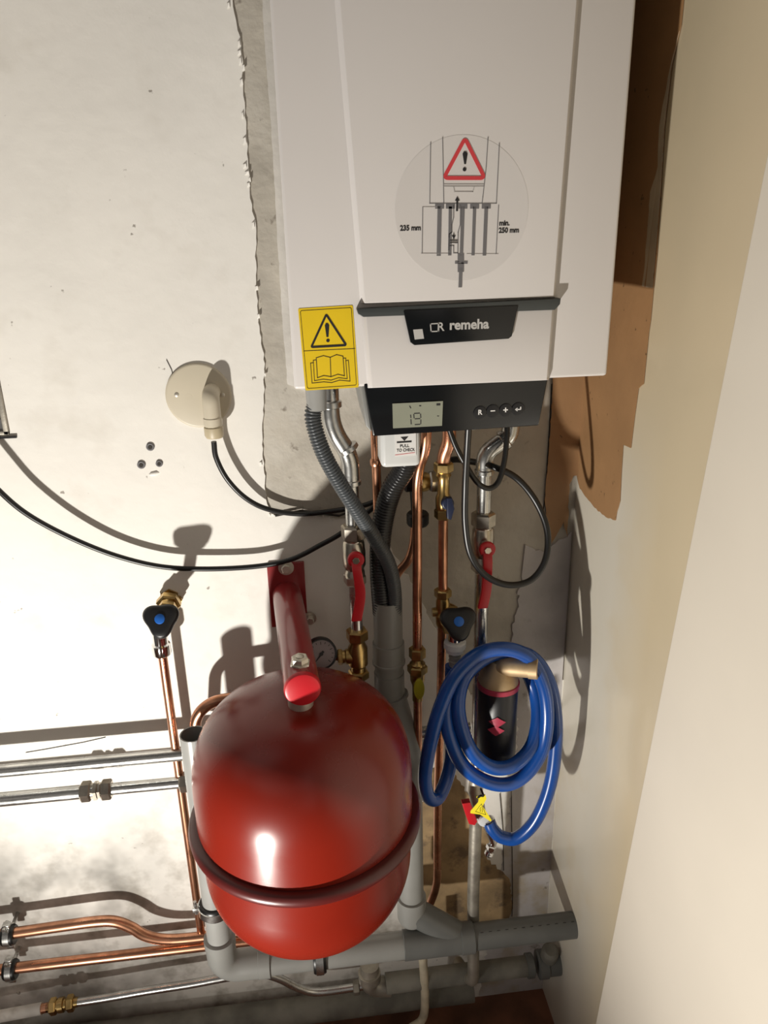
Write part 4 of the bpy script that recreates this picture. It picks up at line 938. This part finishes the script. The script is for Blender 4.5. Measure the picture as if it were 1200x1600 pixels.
b = MB(); b.line([(752, 1256), (743, 1268), (759, 1273)], .1872, .0006, .0003, True); b.line([(750.5, 1268), (750, 1263), (752, 1261)], .1872, .0006, .0003); b.line([(753.5, 1269), (753, 1263)], .1872, .0006, .0003); b.build('warning_triangle', 'ink', pl_)
MB().tube(fillet([P(747, 1246, .188), P(751, 1243, .192), P(756, 1244, .188), P(751, 1232, .175)], .004), .002, 8).build('tie', 'rubber', t, 'black tie')

# ================================================================== cables
def cable(label, px, r=.0040, k=10, name='cable'):
    return tag(MB().tube(spline([P(*q) for q in px], k), r, 12).build(name, 'rubber'), label, 'cable')
cable('long black cable sagging across the left wall past the bracket plate', [(-90, 640, .05), (-40, 722, .055), (0, 768, .052), (45, 805, .045), (110, 840, .036), (180, 868, .030), (250, 885, .028), (320, 889, .028), (400, 885, .028), (455, 874, .034), (500, 852, .038), (535, 832, .05), (575, 800, .06), (610, 770, .07), (665, 745, .07)], .0044)
cable('black cable from the beige round cover plate to the pipes', [(334, 690, .036), (338, 716, .034), (356, 750, .030), (385, 779, .024), (420, 796, .018), (470, 803, .014), (530, 797, .02), (580, 786, .04), (630, 760, .06), (655, 740, .07)], .0044)
cable('black cable hanging in a wide loop below the right of the console', [(732, 665, .23), (730, 700, .22), (727, 760, .20), (727, 820, .19), (736, 868, .185), (760, 900, .18), (795, 914, .18), (830, 906, .175), (852, 875, .17), (855, 830, .16), (838, 785, .15), (808, 748, .145), (770, 729, .14), (735, 721, .09), (705, 719, .08), (680, 738, .07)], .0052)
cable('short black cable loop hanging in front of the right steel riser', [(700, 665, .18), (712, 697, .18), (728, 727, .18), (746, 754, .175), (764, 763, .17), (779, 752, .165), (788, 720, .16), (792, 680, .155), (792, 655, .15)], .0042)

# ================================================================== wall fittings
c = P(311, 617, 0)
t = thing('cover_plate', 'round beige blanking plate with elbow cable outlet on the left wall', 'cover plate', (c.x, -.004, c.z))
MB().lathe((c.x, -.004, c.z), (0, -1, 0), [(0, .0515), (.003, .0515), (.0045, .0500), (.0050, .048)], 64).build('plate', 'beige', t)
for s_ in (272, 352):
    q = P(s_, 617, .009); MB().lathe((q.x+(.004 if s_ < 300 else -.004), -.0085, q.z), (0, -1, 0), [(0, .0035), (.0012, .0035), (.0018, .0025)], 16).build('screw', 'zinc', t)
q = P(295, 620, .009); MB().lathe((q.x, -.0085, q.z), (0, -1, 0), [(0, .0055), (.0006, .0052)], 24).build('embossed_ring', 'beige', t)
ex = P(331, 640, .035).x; e1, e2 = zz(331, 617, .035), zz(332, 668, .035)
MB().tube(fillet([(ex, -.006, e1), (ex, -.036, e1), (ex, -.036, e2)], .022, 10), .0135, 26).build('elbow', 'beige', t)
MB().lathe((ex, -.036, zz(332, 652, .035)), (0, 0, -1), [(0, .0135), (.001, .0147), (.012, .0147)], 26).build('collar', 'beige', t)
MB().lathe((ex, -.036, e2+.002), (0, 0, -1), [(0, .0140), (.001, .0152), (.014, .0152), (.018, .0130), (.019, .008)], 14).build('gland_nut', 'beiged', t, 'darker beige gland nut')
for i, (a, c_, s_) in enumerate(((235, 698, 1.0), (221, 726, 1.0), (249, 724, .85))):
    q = P(a, c_, .004); lb = ('grey wall plug hole, topmost of the three', 'grey wall plug hole, lower left of the three', 'grey wall plug hole, lower right of the three')[i]
    t = thing('wall_plug', lb, 'wall plug', q, 'three wall plug holes')
    MB().lathe((q.x, -.003, q.z), (0, -1, 0), [(0, .0068*s_), (.003, .0066*s_), (.004, .0050*s_), (.0035, .0035*s_)], 20).build('collar', 'inkgrey', t)
    MB().lathe((q.x, -.0062, q.z), (0, -1, 0), [(0, .0036*s_), (.0012, .0034*s_)], 16).build('hole', 'hole', t, 'dark centre hole')
q = P(241, 741, .004); tag(MB().lathe((q.x-.008, -.004, q.z), (1, 0, .15), [(0, .001), (.003, .0032), (.012, .0036), (.016, .001)], 10).build('plaster_lump', 'plaster'), 'small plaster lump below the wall plug holes', 'plaster')
# wall box at the left edge
q0, q1 = P(4, 592, 0), P(17, 677, 0)
t = thing('socket_box', 'grey metal box sunk in the wall at the left edge', 'electrical box', ((q0.x+q1.x)/2, 0, q1.z))
xm = q1.x; zc_ = (q0.z+q1.z)/2; hh = (q0.z-q1.z)
b = MB(); w = .11
for (bx, bz, sw, sh) in ((xm-.004, zc_, .008, hh), (xm-w+.004, zc_, .008, hh), (xm-w/2, zc_+hh/2-.003, w, .006), (xm-w/2, zc_-hh/2+.003, w, .006)): b.box((bx, -.0065, bz), (sw, .005, sh))
b.build('rim', 'oldsteel', t, bevel=.001)
MB().box((xm-w/2, -.0046, zc_), (w-.01, .0012, hh-.008)).build('back_plate', 'galv', t)
b = MB(); b.lathe((xm-.011, -.0055, zc_+.006), (0, -1, 0), [(0, .004), (.006, .004)], 12); b.build('terminal', 'brass', t)
b = MB(); b.lathe((xm-.010, -.0055, zc_-.014), (0, -1, 0), [(0, .005), (.0008, .005)], 12); b.build('hole', 'hole', t)
tag(MB().box((P(10, 682, 0).x, -.006, P(10, 682, 0).z), (.035, .004, .003)).build('wire_scrap', 'blackm'), 'dark thin strip just below the metal box at the left edge', 'strip')
